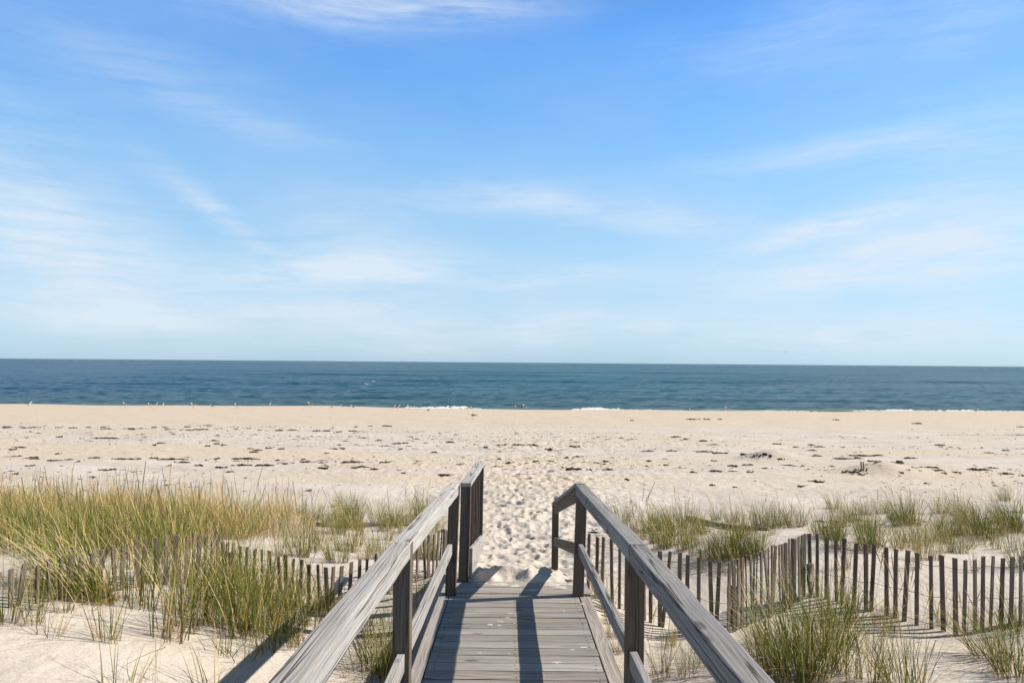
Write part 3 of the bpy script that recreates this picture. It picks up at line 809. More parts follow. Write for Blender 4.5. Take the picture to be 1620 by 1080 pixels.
for (x, yv, kd, h) in ((530, 800, "straw", .6), (545, 830, "thick", 1.0), (560, 825, "thick", 1.0), (535, 845, "thick", .8), (550, 870, "thick", .8), (565, 840, "straw", .8), (600, 828, "thick", .8), (620, 835, "thick", .9), (640, 828, "straw", .9), (655, 825, "straw", .9), (668, 815, "straw", 1.0), (680, 820, "thick", .9), (612, 855, "straw", .7),
    (590, 870, "upright", .6), (575, 885, "straw", .7), (630, 860, "straw", .7), (645, 845, "thick", .7), (520, 885, "upright", .7), (500, 870, "straw", .7), (480, 880, "upright", .7), (535, 890, "thick", .7), (460, 865, "straw", .7), (670, 790, "stalks", .9), (660, 875, "straw", .6), (680, 860, "straw", .6), (695, 840, "straw", .7), (440, 880, "upright", .6), (690, 880, "straw", .5)):
    tuft(x, yv, kd, h, "grass tuft on the patchy sand between the left railing and the thick dune grass", NG)

for _ in range(30):
    tuft(rf.uniform(430, 700), rf.uniform(808, 885), rf.choice(("thick", "thick", "upright", "straw")), rf.uniform(.5, .85), "grass tuft on the patchy sand between the left railing and the thick dune grass", NG)
for (x, yv, kd, h) in ((165, 955, "upright", .9), (205, 948, "upright", .8), (225, 960, "upright", .95), (285, 965, "upright", 1.0), (318, 985, "upright", 1.05), (500, 985, "upright", .7), (525, 975, "upright", .65), (450, 975, "upright", .9), (55, 985, "upright", .6), (100, 965, "upright", .6)):
    tuft(x, yv, kd, h, "grass tuft growing against the half buried left fence", LG)

# ---- the thick grass on the left dune: nobody could count it
def dune_grass():
    r = random.Random(99)
    VV, QQ, CC = [], [], []; nv = 0
    protos = []
    for dry in (.14, .38, .66, .90):
        for _ in range(3):
            protos.append(blades_arrays(n=24, r=r, radius=.24, height=.74, spread=.27, lean=(-.12, .02), dry=dry, seed_heads=.05 + .12 * dry, wide=.0062, seg=4))
    pts = []
    tries = 0
    while len(pts) < 1350 and tries < 40000:
        tries += 1
        yv = 7.2 + 8.6 * r.random() ** 0.9
        xl = -0.72 * yv - 3.0
        x = r.uniform(xl, -0.6)
        u = x / yv * 1200 + 811            # bearing, only to follow the edge of the grown area
        far = 16.4 if u < 120 else 15.6 if u < 380 else 14.8 - 0.006 * (u - 380)
        if yv > far + 1.2 * float(vnoise(np.array([x * .7]), np.array([0.3]), 8)[0]): continue
        near = 7.0 + 0.2 * math.sin(x * 2)
        if u > 300: near = 9.4 + 2.0 * smooth(300, 500, u)
        if u < 110: near = 7.2
        if yv < near: continue
        dens = 1.0 if u < 470 else max(0.0, 0.9 - (u - 470) / 90)
        dens *= 0.75 + 1.1 * float(vnoise(np.array([x * .55]), np.array([yv * .55]), 17)[0])
        if yv > far - 2.2: dens *= .38 + .5 * float(vnoise(np.array([x * 1.1]), np.array([yv * .4]), 5)[0])
        if r.random() > dens: continue
        pts.append((x, yv))
    P = np.array(pts)
    Z = sand_height(P[:, 0], P[:, 1])
    for (x, yv), z in zip(pts, Z):
        back = (yv - 8) / 8 + r.gauss(0, .18)
        gi = min(3, max(0, int(back * 3.4 + .75 + 1.6 * float(vnoise(np.array([x * .6]), np.array([yv * .6]), 33)[0]))))
        V, Q, Cl = protos[gi * 3 + r.randrange(3)]
        a = r.uniform(-.5, .5); s = r.uniform(.60, 1.15) * (1 - .10 * max(0, min(1, back))) * (1 + .55 * float(vnoise(np.array([x * .9]), np.array([yv * .9]), 71)[0]))
        if yv > 13.5: s *= .85
        R = np.array([[math.cos(a), -math.sin(a), 0], [math.sin(a), math.cos(a), 0], [0, 0, 1]]) * s
        VV.append(V @ R.T + np.array([x, yv, z])); QQ.append(Q + nv)
        j = r.uniform(.82, 1.15); CC.append(Cl * np.array([j, j, j, 1])); nv += len(V)
    me = grass_mesh("dune_grass", np.concatenate(VV), np.concatenate(QQ), np.concatenate(CC))
    o = D.objects.new("dune_grass", me); C.objects.link(o)
    tag(o, "thick green and straw beach grass covering the dune behind the left fence", "beach grass", kind="stuff")
dune_grass()

# ------------------------------------------------------------------ driftwood
def log(name, pa, pb, rad, label, bend=0.03):
    a, b = on_sand(*pa), on_sand(*pb)
    root_pts = []; rads = []
    r = random.Random(int(pa[0]))
    for i in range(13):
        t = i / 12
        p = a.lerp(b, t)
        p.z = ground(p.x, p.y) + rad * 0.55 + 0.02 * math.sin(t * 3.1)
        p.y += bend * math.sin(t * 5) + r.uniform(-.01, .01)
        root_pts.append(p); rads.append(rad * (1.0 - 0.45 * t) * r.uniform(.9, 1.1))
    o = tube(name, [p - a for p in root_pts], rads, WOOD_DRIFT, None, 9)
    o.location = a
    tag(o, label, "driftwood")
    return o
log("driftwood_log", (1088, 822), (1215, 840), 0.055, "long grey driftwood log half hidden by grass beyond the right fence", .02)
log("driftwood_log", (500, 834), (670, 832), 0.042, "low straight driftwood log lying behind grass left of the boardwalk", .0)

# ------------------------------------------------------------------ seaweed and debris on the beach
def strand_mesh(seed, length, width, height, n):
    r = random.Random(seed); bm = bmesh.new()
    def ribbon(cx, cy, ang, L, w, z0, hgt):
        k = 4; prev = None
        for i in range(k + 1):
            t = i / k - .5
            x = cx + math.cos(ang) * L * t + r.uniform(-.1, .1) * w; yv = cy + math.sin(ang) * L * t + r.uniform(-.5, .5) * w
            hh = hgt * (1 - (2 * t) ** 2) * r.uniform(.6, 1.2) + .006
            ww = w * (1 - .7 * abs(2 * t)) * r.uniform(.7, 1.2)
            px, py = -math.sin(ang) * ww / 2, math.cos(ang) * ww / 2
            cur = [bm.verts.new((x - px, yv - py, z0 - .03)), bm.verts.new((x, yv, z0 + hh)), bm.verts.new((x + px, yv + py, z0 - .03))]
            if prev:
                for j in (0, 1): bm.faces.new((prev[j], prev[j + 1], cur[j + 1], cur[j]))
            prev = cur
    for _ in range(n):
        t = r.gauss(0, .24)
        ribbon(t * length, r.gauss(0, .24) * width * (1 - min(.8, abs(t))), r.gauss(0, .16), min(.9, length * .6) * r.uniform(.35, 1.0), width * r.uniform(.12, .40), 0, height * r.uniform(.25, 1))
    return bm

WEEDS = []
def wd(ox, oy, sc, lst):
    for (x0, x1, yv) in lst: WEEDS.append((ox + x0 / sc, ox + x1 / sc, oy + yv / sc))
wd(0, 550, 3.0, [(415,490,523),(525,640,529),(715,745,522),(745,830,526),(840,885,526),(835,905,542),(1095,1215,525),(1000,1030,441),(1010,1045,456),(1040,1080,464),(1180,1225,495),(1265,1300,475),(1315,1350,480),(1565,1605,480),(380,390,432),(450,545,430),(60,115,474),(145,185,518),(230,290,534),(30,100,515),(265,290,502),(520,550,578),(1020,1070,568),(1200,1285,556),(1335,1380,547),(1430,1480,538),(1510,1570,545),(1510,1560,568),(875,900,377),(720,745,379),(765,803,379),(1100,1190,556),(2,40,380),(410,432,378),(480,510,378),(265,290,425),(120,145,430)])
wd(540, 550, 3.0, [(15,95,546),(35,130,566),(125,175,573),(165,195,441),(240,290,455),(298,318,456),(490,535,449),(130,150,373),(190,230,373),(812,870,463),(880,930,464),(970,1000,484),(1025,1045,503),(1425,1480,493),(1540,1590,491),(1575,1620,425),(910,945,540),(760,840,545),(1060,1120,581),(1155,1190,582),(1230,1280,581),(1215,1250,553),(1445,1475,536),(1530,1550,556),(1370,1390,345),(435,540,600),(980,1020,589),(820,900,597),(530,580,553),(185,225,548),(280,305,592),(680,695,477),(60,80,377),(1060,1130,467)])
wd(1080, 550, 3.0, [(25,75,342),(95,130,342),(170,188,341),(75,120,443),(0,30,435),(50,140,494),(140,205,499),(375,405,505),(615,660,515),(635,685,473),(710,800,529),(795,915,511),(880,920,541),(955,1020,551),(1050,1110,527),(1085,1130,361),(1120,1200,568),(1340,1450,577),(1435,1495,568),(1500,1555,597),(1280,1320,595),(125,200,585),(195,270,585),(210,265,562),(300,340,590),(40,75,590),(605,655,636),(550,585,657),(1025,1050,596),(1585,1620,376),(1600,1620,605),(1195,1235,585),(240,260,665),(120,150,652),(720,740,343)])
_rw = random.Random(17)
for _ in range(26):                       # wrack left along the scarp
    _x = _rw.uniform(0, 560); _w = _rw.uniform(4, 16); WEEDS.append((_x, _x + _w, 675.5 + .013 * _x + _rw.uniform(-1.2, 1.6)))
for _ in range(48):
    _x = _rw.uniform(0, 1610); _w = _rw.uniform(4, 17); WEEDS.append((_x, _x + _w, _rw.uniform(690, 752) + .008 * _x))
for i, (x0, x1, yv) in enumerate(WEEDS):
    a, b = on_sand(x0, yv), on_sand(x1, yv)
    L = (b - a).length; c = (a + b) / 2
    wdt = min(0.50, 0.10 + 0.08 * L + 0.006 * c.y)
    bm = strand_mesh(i, L * 1.0, wdt, min(.075, .012 + .008 * L + .0011 * c.y), int(10 + 9 * L))
    o = bm_obj("seaweed_strand", bm, WEED)
    c.z = ground(c.x, c.y)
    o.location = c
    o.rotation_euler = (0, 0, math.atan2(b.y - a.y, b.x - a.x) + random.uniform(-.05, .05))
    if L > 1.6: lb, gr = "long dark strand of dried seaweed lying on the open beach", "long seaweed strands on the beach"
    else: lb, gr = "short dark wisp of dried seaweed lying on the open beach", "short seaweed wisps on the beach"
    tag(o, lb, "seaweed", gr)

def debris():
    bm = bmesh.new(); r = random.Random(3)
    n = 0
    while n < 2900:
        yv = 13 + 30 * r.random() ** 1.2
        x = r.uniform(-.75 * yv, .75 * yv)
        if abs(x) < 1.4 and yv < 15 and r.random() < .6: continue
        if yv < 16 and x < -1: continue
        d = float(vnoise(np.array([x * .07]), np.array([yv * .75]), 55)[0]) + .5
        if r.random() > d ** 3 * 2.2: continue
        n += 1
        s = r.uniform(.010, .030) * (1.0 + .02 * yv) * (2.0 if r.random() < .08 else 1); st = r.uniform(1.2, 4.6)
        a = r.gauss(0, .5); k = r.randrange(4, 7)
        z = ground_fast(x, yv)
        top = bm.verts.new((x + s * r.uniform(-.5, .5), yv, z + s * r.uniform(.35, .6)))
        ring = []
        for j in range(k):
            t = 2 * math.pi * j / k; q = r.uniform(.6, 1.2)
            ux, uy = math.cos(t) * s * st * q, math.sin(t) * s * .6 * q
            ring.append(bm.verts.new((x + ux * math.cos(a) - uy * math.sin(a), yv + ux * math.sin(a) + uy * math.cos(a), z - .012)))
        for j in range(k): bm.faces.new((top, ring[j], ring[(j + 1) % k]))
    o = bm_obj("shore_debris", bm, DEBRIS)
    tag(o, "scattered dark specks of shell, seaweed and twig over the beach", "debris", kind="stuff")

_gx = np.linspace(-40, 40, 801); _gy = np.linspace(10, 46, 361)
_GZ = sand_height(*np.meshgrid(_gx, _gy))
def ground_fast(x, yv):
    i = min(max((x + 40) / .1, 0), 799.99); j = min(max((yv - 10) / .1, 0), 359.99)
    a, b = int(i), int(j); u, v = i - a, j - b
    return float((_GZ[b, a] * (1 - u) + _GZ[b, a + 1] * u) * (1 - v) + (_GZ[b + 1, a] * (1 - u) + _GZ[b + 1, a + 1] * u) * v)
debris()

# twig heaps caught on the two little sand mounds, and two stakes
def twig_heap(px, py, n, L, label, seed):
    p = on_sand(px, py); bm = bmesh.new(); r = random.Random(seed)
    for _ in range(n):
        c = Vector((r.gauss(0, .16), r.gauss(0, .10), 0)); a = r.uniform(0, 6.28); e = r.uniform(.1, 1.0); l = L * r.uniform(.4, 1)
        d = Vector((math.cos(a) * math.cos(e), math.sin(a) * math.cos(e), math.sin(e)))
        w = r.uniform(.012, .03)
        u = d.cross(Vector((0, 0, 1))).normalized() * w; v = d.cross(u).normalized() * w
        s = Vector((c.x, c.y, ground(p.x + c.x, p.y + c.y) - p.z - .02))
        vs = [bm.verts.new(s + k) for k in (u, v, -u, -v)]; tip = [bm.verts.new(s + d * l + k * .4) for k in (u, v, -u, -v)]
        for j in range(4): bm.faces.new((vs[j], vs[(j + 1) % 4], tip[(j + 1) % 4], tip[j]))
        bm.faces.new(tip)
    o = bm_obj("twig_heap", bm, WEED); o.location = p
    tag(o, label, "driftwood")
twig_heap(1192, 723, 24, .15, "dark heap of dry twigs on a small sand mound on the mid beach", 4)
twig_heap(1352, 746, 26, .19, "dark spiky twig heap on the sand mound beside two thin stakes", 6)
for i, px in enumerate((1362.3, 1366)):
    p = on_sand(px, 744.5)
    o = tube("wooden_stake", [Vector((0, 0, -.15)), Vector((.005, 0, .12)), Vector((.0, .01, .27 - .02 * i))], [.024, .022, .02], WOOD_DRIFT, None, 6)
    o.location = p
    tag(o, ("left thin wooden stake of a pair upright on the twig mound", "right thin wooden stake of a pair upright on the twig mound")[i], "stake")

# small sand drifts lying on the deck
def deck_sand():
    bm = bmesh.new(); r = random.Random(8)
    spots = [(.0, 6.0, .02), (-.02, 5.88, .02), (-.07, 5.78, .022), (-.15, 5.70, .022), (-.08, 5.69, .016), (-.2, 5.07, .014), (.6, 6.3, .03), (.42, 6.1, .015), (.5, 5.2, .02), (.42, 5.15, .014), (.3, 4.9, .02), (-.45, 5.8, .012), (.2, 6.75, .05), (.45, 6.85, .06), (.05, 6.9, .05), (-.1, 6.95, .07), (.35, 6.95, .07), (.52, 6.97, .06), (-.25, 6.97, .05)]
    for _ in range(25): spots.append((r.uniform(-.5, .57), r.uniform(3.5, 6.95), r.uniform(.003, .008)))
    for (x, yv, s) in spots:
        z = deck_z(yv)
        k = 9; ring = []
        top = bm.verts.new((x, yv, z + .004 + .06 * s))
        for j in range(k):
            t = 2 * math.pi * j / k; q = r.uniform(.5, 1.3)
            ring.append(bm.verts.new((x + math.cos(t) * s * 1.3 * q, yv + math.sin(t) * s * q, deck_z(yv + math.sin(t) * s * q) + .001)))
        for j in range(k): bm.faces.new((top, ring[j], ring[(j + 1) % k]))
    o = bm_obj("sand_grains", bm, SAND, None, True)
    tag(o, "little pale drifts of blown sand lying on the deck boards", "sand", kind="stuff")
deck_sand()

# ------------------------------------------------------------------ surf
def waterline(px):
    """where the wash meets the sand along a bearing"""
    d = cam_rot @ Vector(((px - 810) / 1200.0, 0, -1.0)); d /= d.y
    ys = np.linspace(70, 90, 200)
    z = sand_height(ys * d.x, ys)
    k = np.where(z < 0.0)[0][0]
    return d.x * ys[k], ys[k]

def foam():
    bm = bmesh.new(); r = random.Random(12)
    def blob(x, yv, z, sx, sy, sz):
        k = 7
        top = bm.verts.new((x, yv, z + sz)); ring = []
        for j in range(k):
            t = 2 * math.pi * j / k; q = r.uniform(.6, 1.2)
            ring.append(bm.verts.new((x + math.cos(t) * sx * q, yv + math.sin(t) * sy * q, z - .04)))
        for j in range(k): bm.faces.new((top, ring[j], ring[(j + 1) % k]))
    for (x0, x1, n, off, spread, h) in ((632, 760, 150, 1.0, 1.3, .10), (690, 735, 60, 3.0, 1.2, .2), (640, 690, 40, 2.4, .8, .14), (740, 900, 50, .2, .3, .06), (905, 985, 120, 1.0, 1.1, .14), (925, 960, 60, 2.2, .9, .24), (970, 1080, 60, .5, .5, .07), (1080, 1220, 50, .3, .4, .05), (1210, 1300, 70, 1.2, .6, .08),
                                      (1350, 1480, 120, .6, .5, .12), (1410, 1450, 50, 1.4, .6, .22), (1480, 1640, 130, .6, .5, .12), (1500, 1560, 30, 2., .5, .14), (585, 640, 20, .1, .2, .05), (0, 585, 90, .0, .2, .04)):
        for _ in range(n):
            px = r.uniform(x0, x1); x, yv = waterline(px)
            yy = yv + off * r.random() * 1.2 + r.gauss(0, spread * .4)
            blob(x, yy, .03, r.uniform(.12, .6), r.uniform(.08, .3), h * r.uniform(.15, .65))
    o = bm_obj("surf_foam", bm, FOAM, None, True)
    tag(o, "white foam of small breaking waves along the water's edge", "foam", kind="stuff")
foam()

def breaker(px0, px1, h, label):
    bm = bmesh.new(); r = random.Random(int(px0)); rows = []
    n = 46
    for i in range(n + 1):
        t = i / n; x, yv = waterline(px0 + (px1 - px0) * t)
        amp = h * math.sin(math.pi * t) ** .6 * (0.75 + .5 * (float(vnoise(np.array([x * .6]), np.array([1.0]), 4)[0]) + .2))
        yv += 1.6
        prof = [(-1.0, -.12), (-.55, .15), (-.25, .55), (-.12, .95), (.1, 1.0), (.5, .75), (1.1, .3), (1.9, -.1)]
        rows.append([bm.verts.new((x, yv + a, amp * b + (-.02 if b < 0 else 0))) for a, b in prof])
    for a, b in zip(rows, rows[1:]):
        for j in range(len(a) - 1): bm.faces.new((a[j], a[j + 1], b[j + 1], b[j]))
    o = bm_obj("water_wave", bm, SHALLOW, None, True)
    tag(o, label, kind="structure")
breaker(1240, 1425, .20, None)
breaker(1120, 1235, .09, None)

# ------------------------------------------------------------------ gulls
def gull_body(mat_body):
    rings_def = [  # y along the body, z centre, half width, half height
        (-.27, .20, .008, .006), (-.22, .205, .030, .014), (-.15, .215, .050, .035), (-.06, .225, .072, .062), (.04, .232, .078, .072), (.11, .250, .062, .066),
        (.145, .290, .042, .048), (.16, .325, .036, .036), (.175, .350, .040, .037), (.198, .362, .034, .030), (.215, .360, .018, .016), (.222, .358, .004, .004)]
    bm = bmesh.new(); rows = []
    for (yv, z, a, b) in rings_def:
        rows.append([bm.verts.new((a * math.cos(2 * math.pi * j / 12), yv, z + b * math.sin(2 * math.pi * j / 12))) for j in range(12)])
    for p, q in zip(rows, rows[1:]):
        for j in range(12): bm.faces.new((p[j], p[(j + 1) % 12], q[(j + 1) % 12], q[j]))
    bm.faces.new(rows[0]); bm.faces.new(rows[-1])
    return bm_obj("gull", bm, mat_body, None, True)

def folded_wing(side, mat, parent):
    bm = bmesh.new(); rows = []
    for (yv, z, w, h) in ((.10, .255, .066, .030), (.05, .262, .080, .048), (-.05, .250, .076, .046), (-.15, .236, .055, .030), (-.24, .226, .030, .016), (-.33, .215, .012, .006)):
        rows.append([bm.verts.new((side * (w + dx), yv, z + dz)) for dx, dz in ((-.012, h), (.006, h * .5), (.008, -h * .4), (-.004, -h), (-.02, 0))])
    for p, q in zip(rows, rows[1:]):
        for j in range(5): bm.faces.new((p[j], p[(j + 1) % 5], q[(j + 1) % 5], q[j]))
    bm.faces.new(rows[0]); bm.faces.new(rows[-1])
    return bm_obj("wing", bm, mat, parent, True)

def make_gull(wing_mat):
    g = gull_body(G_WHITE)
    for s in (-1, 1): folded_wing(s, wing_mat, g)
    bm = bmesh.new()
    base = [bm.verts.new((.010 * math.cos(t), .216, .357 + .010 * math.sin(t))) for t in (0, 1.57, 3.14, 4.71)]
    tip = bm.verts.new((0, .268, .346))
    for j in range(4): bm.faces.new((base[j], base[(j + 1) % 4], tip))
    bm_obj("beak", bm, G_BEAK, g)
    for s in (-1, 1):
        l = tube("leg", [Vector((s * .03, 0, .17)), Vector((s * .03, -.01, .09)), Vector((s * .03, .0, .006)), Vector((s * .03, .05, .004))], [.008, .006, .006, .014], G_LEG, g, 5)
    return g

def copy_tree(o):
    c = o.copy(); C.objects.link(c)
    for ch in o.children:
        k = ch.copy(); C.objects.link(k); k.parent = c
    return c

def gull_point(px, py):
    """on the crest of the beach at that bearing"""
    d = cam_rot @ Vector(((px - 810) / 1200.0, (540 - py) / 1200.0, -1.0)); d /= d.y
    ys = np.linspace(50, 79, 500); z = sand_height(ys * d.x, ys); ray = EYE + ys * d.z
    hit = np.where(ray <= z)[0]
    k = hit[0] if len(hit) else int(np.argmin(ray - z))
    return Vector((d.x * ys[k], ys[k], z[k]))

ORD = ["first", "second", "third", "fourth", "fifth", "sixth", "seventh", "eighth", "ninth", "tenth", "eleventh", "twelfth", "thirteenth", "fourteenth", "fifteenth",
       "sixteenth", "seventeenth", "eighteenth", "nineteenth", "twentieth", "twenty-first", "twenty-second", "twenty-third", "twenty-fourth", "twenty-fifth"]
GULLS = [(45, 643.2, 1.05, 0), (199, 643.5, 1, 0), (237.5, 644, .9, 1), (246, 643, .9, 0), (256.5, 644.2, .9, 1), (306, 644.5, 1, 0), (335, 645, .7, 1), (375, 645.2, .95, 1), (425.5, 643.7, 1, 0), (491, 643.6, 1.05, 1),
         (524, 646, .6, 1), (542, 645.4, .7, 0), (553, 645.8, .8, 0), (560, 646.3, .6, 1), (622, 647, .9, 1), (629, 647, .9, 1), (647.5, 646.8, .9, 1), (678, 651.7, .7, 1), (747, 648, .7, 0), (748, 662.5, .95, 1), (818, 646.3, .9, 1), (831, 645.6, 1.15, 0),
         (1150.5, 648, 1.0, 1), (1093, 651, .7, 1), (1544.5, 653, .9, 1)]
GULLS.sort()
protoA, protoB = make_gull(G_GREY), make_gull(G_BROWN)
firstA = firstB = True
rg = random.Random(2)
for i, (px, py, s, kind) in enumerate(GULLS):
    if kind == 0: o = protoA if firstA else copy_tree(protoA); firstA = False
    else: o = protoB if firstB else copy_tree(protoB); firstB = False
    o.location = gull_point(px, py)
    o.scale = (s * 1.15,) * 3
    ang = rg.choice((-1, 1)) * math.radians(rg.uniform(60, 115))
    o.rotation_euler = (0, 0, ang)
    where = "on bare sand apart from the others" if py > 655 else "by the water's edge"
    tag(o, "%s gull %s, %s from the left" % (("grey backed white", "brown winged")[kind], where, ORD[i]), "gull", "gulls resting along the water's edge")

# gulls on the wing over the water
def flying_gull(loc, scale, heading, label):
    bm = bmesh.new(); rows = []
    for (yv, z, a, b) in ((-.26, .0, .045, .006), (-.18, .0, .04, .02), (-.05, 0, .06, .05), (.08, .0, .058, .05), (.16, .01, .04, .04), (.21, .015, .035, .032), (.25, .01, .012, .01), (.29, .0, .003, .003)):
        rows.append([bm.verts.new((a * math.cos(2 * math.pi * j / 10), yv, z + b * math.sin(2 * math.pi * j / 10))) for j in range(10)])
    for p, q in zip(rows, rows[1:]):
        for j in range(10): bm.faces.new((p[j], p[(j + 1) % 10], q[(j + 1) % 10], q[j]))
    bm.faces.new(rows[0]); bm.faces.new(rows[-1])
    g = bm_obj("gull", bm, G_WHITE, None, True)
    for s in (-1, 1):
        bm = bmesh.new(); rows = []
        for (x, z, y0, y1) in ((.03, .02, -.07, .09), (.22, .12, -.08, .10), (.38, .15, -.10, .05), (.55, .10, -.14, -.04), (.68, .05, -.20, -.17)):
            rows.append([bm.verts.new((s * x, y0, z)), bm.verts.new((s * x, (y0 + y1) / 2, z + .014)), bm.verts.new((s * x, y1, z)), bm.verts.new((s * x, (y0 + y1) / 2, z - .006))])
        for p, q in zip(rows, rows[1:]):
            for j in range(4): bm.faces.new((p[j], p[(j + 1) % 4], q[(j + 1) % 4], q[j]))
        bm.faces.new(rows[0]); bm.faces.new(rows[-1])
        bm_obj("wing", bm, G_GREY if scale < .95 else G_WHITE, g, True)
    g.location = loc; g.scale = (scale,) * 3; g.rotation_euler = (0, .1, heading)
    tag(g, label, "gull")
def on_ray(px, py, yv):
    d = cam_rot @ Vector(((px - 810) / 1200.0, (540 - py) / 1200.0, -1.0)); d /= d.y
    return Vector((d.x * yv, yv, EYE + d.z * yv))
flying_gull(on_ray(579.5, 608, 118), 1.15, 1.2, "white gull flying low over the water, the lower of a pair")
flying_gull(on_ray(590, 604, 125), 1.0, 1.4, "white gull flying low over the water, the higher of a pair")
flying_gull(on_ray(1243, 556.5, 260), .9, .9, "tiny dark gull flying above the horizon on the right")
# a small brown bird standing in the grass edge on the left
o = copy_tree(protoB); o.location = on_sand(491, 782); o.scale = (.42,) * 3; o.rotation_euler = (0, 0, -1.3)
tag(o, "small brown bird standing on sand at the far edge of the dune grass", "bird")

# ------------------------------------------------------------------ sky and sun
sun = D.lights.new("sun", 'SUN'); sun.energy = 5.0; sun.angle = math.radians(0.5); sun.color = (1.0, 0.92, 0.80)
so = D.objects.new("sun", sun); C.objects.link(so)
so.rotation_euler = SUN_DIR.to_track_quat('Z', 'Y').to_euler()

w = D.worlds.new("World"); bpy.context.scene.world = w; w.use_nodes = True
nt = w.node_tree
bg = nt.nodes["Background"]
sky = nt.nodes.new("ShaderNodeTexSky"); sky.sky_type = 'NISHITA'; sky.sun_disc = False
sky.sun_elevation = math.asin(SUN_DIR.z); sky.sun_rotation = math.atan2(SUN_DIR.x, SUN_DIR.y)
sky.air_density = 1.0; sky.dust_density = 0.3; sky.ozone_density = 2.0; sky.altitude = 0
tc = nt.nodes.new("ShaderNodeTexCoord"); sx = nt.nodes.new("ShaderNodeSeparateXYZ")
nt.links.new(tc.outputs["Generated"], sx.inputs[0])
az = M(nt, 'ARCTAN2', sx.outputs[0], sx.outputs[1])          # bearing from the walkway's direction
el = M(nt, 'ARCSINE', sx.outputs[2])
cv = nt.nodes.new("ShaderNodeCombineXYZ"); nt.links.new(az, cv.inputs[0]); nt.links.new(el, cv.inputs[1])
plane = cv.outputs[0]
wn = N(nt, "ShaderNodeTexNoise"); wn.inputs["Scale"].default_value = 3.0; wn.inputs["Detail"].default_value = 3
nt.links.new(plane, wn.inputs["Vector"])
wvn = nt.nodes.new("ShaderNodeVectorMath"); wvn.operation = 'MULTIPLY_ADD'
nt.links.new(wn.outputs["Color"], wvn.inputs[0]); wvn.inputs[1].default_value = (0.10, 0.05, 0); nt.links.new(plane, wvn.inputs[2])
warped = vadd(nt, wvn.outputs[0], (-0.05, -0.025, 0))
streak = noise(nt, vmul(nt, warped, (6, 46, 1)), 1.0, 7, 0.66)
broad = noise(nt, vmul(nt, warped, (3.2, 9, 1)), 1.0, 5, 0.6)
sw = N(nt, "ShaderNodeSeparateXYZ"); nt.links.new(warped, sw.inputs[0])
def cloud(px, py, lx, ly, deg, amt):
    """a wisp centred on a bearing and elevation (pixel of the photograph -> angle), long and short radius in degrees"""
    d = (cam_rot @ Vector(((px - 810) / 1200.0, (540 - py) / 1200.0, -1.0))).normalized()
    a0, e0 = math.atan2(d.x, d.y), math.asin(d.z)
    c, s = math.cos(math.radians(deg)), math.sin(math.radians(deg))
    dx = M(nt, 'SUBTRACT', sw.outputs[0], a0); dy = M(nt, 'SUBTRACT', sw.outputs[1], e0)
    u = M(nt, 'DIVIDE', M(nt, 'ADD', M(nt, 'MULTIPLY', dx, c), M(nt, 'MULTIPLY', dy, s)), math.radians(lx))
    v = M(nt, 'DIVIDE', M(nt, 'SUBTRACT', M(nt, 'MULTIPLY', dy, c), M(nt, 'MULTIPLY', dx, s)), math.radians(ly))
    r2 = M(nt, 'ADD', M(nt, 'MULTIPLY', u, u), M(nt, 'MULTIPLY', v, v))
    return M(nt, 'MULTIPLY', M(nt, 'EXPONENT', M(nt, 'MULTIPLY', r2, -1.0)), amt)
wisps = [(690, 15, 9, 1.3, 4, .60), (420, 5, 8, 1.6, 0, .35), (200, 95, 9, 2.0, -10, .17), (330, 175, 7, 1.0, -18, .17), (460, 215, 5, .8, -12, .14), (40, 330, 7, 5.0, -35, .48), (150, 420, 8, 3.5, -8, .38),
         (345, 325, 4.5, .9, -33, .55), (540, 430, 9, 1.2, 2, .85), (560, 400, 6, 3, -12, .35), (250, 500, 8, 1.0, 3, .55), (560, 487, 5, .7, 3, .4), (980, 335, 11, 1.1, -9, .45), (1300, 357, 6.5, .75, 8, .9), (1460, 380, 5, .6, 3, .5),
         (1330, 430, 11, 1.3, 2, .6), (880, 440, 6, 1.1, 2, .45), (1540, 400, 6, 3.5, 0, .45), (1300, 245, 9, .8, 2, .35), (1540, 210, 7, 3, 0, .25), (750, 315, 8, 1.2, 0, .3), (1400, 530, 16, 1.6, 0, .55), (800, 520, 14, 1.5, 2, .5), (1250, 60, 9, 2.5, 8, .22), (1550, 20, 5, 2, 10, .25)]
tot = None
for wsp in wisps:
    c = cloud(*wsp); tot = c if tot is None else M(nt, 'ADD', tot, c)
fibre = noise(nt, vmul(nt, warped, (14, 150, 1)), 1.0, 5, 0.65)
streak = M(nt, 'ADD', M(nt, 'MULTIPLY', streak, 0.72), M(nt, 'MULTIPLY', fibre, 0.28))
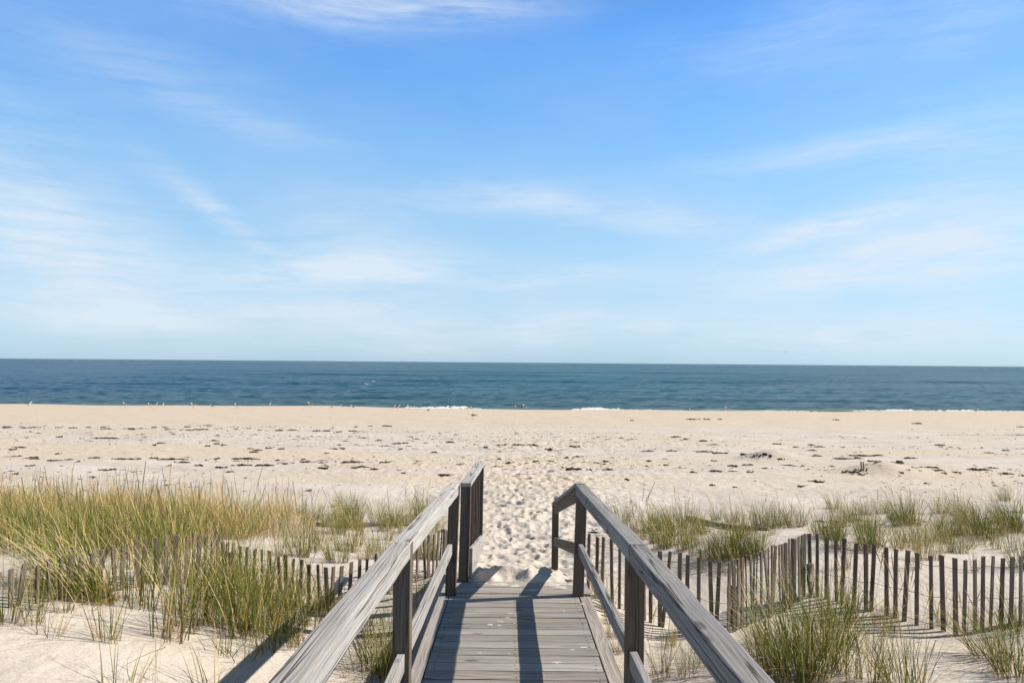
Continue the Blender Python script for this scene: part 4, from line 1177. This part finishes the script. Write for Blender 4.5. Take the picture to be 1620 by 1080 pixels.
tex = M(nt, 'ADD', M(nt, 'MULTIPLY', ramp(nt, streak, [(0.36, 0.0), (0.66, 1.0)]), 1.0), M(nt, 'MULTIPLY', ramp(nt, broad, [(0.3, 0.0), (0.7, 1.0)]), 0.42))
cl = M(nt, 'MULTIPLY', M(nt, 'MULTIPLY', tot, tex), 1.0)
veil = M(nt, 'MULTIPLY', ramp(nt, broad, [(0.34, 0.0), (0.75, 1.0)]), 0.12)
vs = None
for wsp in [(120, 400, 11, 5, -12, .20), (620, 390, 9, 3.5, -18, .28), (1330, 400, 13, 3.6, 2, .42), (800, 515, 34, 2.4, 0, .34), (60, 500, 9, 3, 0, .10), (1000, 320, 12, 2, -8, .22)]:
    c = cloud(*wsp); vs = c if vs is None else M(nt, 'ADD', vs, c)
veil = M(nt, 'ADD', veil, M(nt, 'MULTIPLY', vs, ramp(nt, broad, [(0.25, 0.35), (0.65, 1.0)])))
cl = M(nt, 'MINIMUM', M(nt, 'ADD', cl, veil), 0.88)
tint = ramp(nt, sx.outputs[2], [(0.0, (.50, .74, 1.15)), (0.03, (.54, .73, 1.0)), (0.14, (.68, .86, .95)), (0.26, (.70, 1.0, 1.12)), (0.40, (.48, .92, 1.28)), (0.56, (.28, .38, .45)), (1.0, (.16, .22, .25))])
clear = mix(nt, 1.0, sky.outputs[0], tint, 'MULTIPLY')
even = ramp(nt, sx.outputs[2], [(0.0, (2.0, 3.15, 4.25)), (0.13, (2.25, 3.75, 5.20)), (0.28, (1.30, 2.95, 5.40)), (0.42, (.70, 2.15, 5.30)), (0.56, (.55, 1.0, 1.7)), (1.0, (.4, .6, .9))])
clear = mix(nt, 0.55, clear, even)
col = mix(nt, cl, clear, (4.3, 4.85, 5.4))
nt.links.new(col, bg.inputs["Color"])
bg.inputs["Strength"].default_value = 0.122

# ------------------------------------------------------------------ render settings
sc = bpy.context.scene
sc.view_settings.view_transform = 'Standard'
sc.view_settings.look = 'None'
sc.view_settings.gamma = 1.0
sc.view_settings.exposure = 0.52
sc.render.engine = 'CYCLES'
sc.cycles.max_bounces = 6
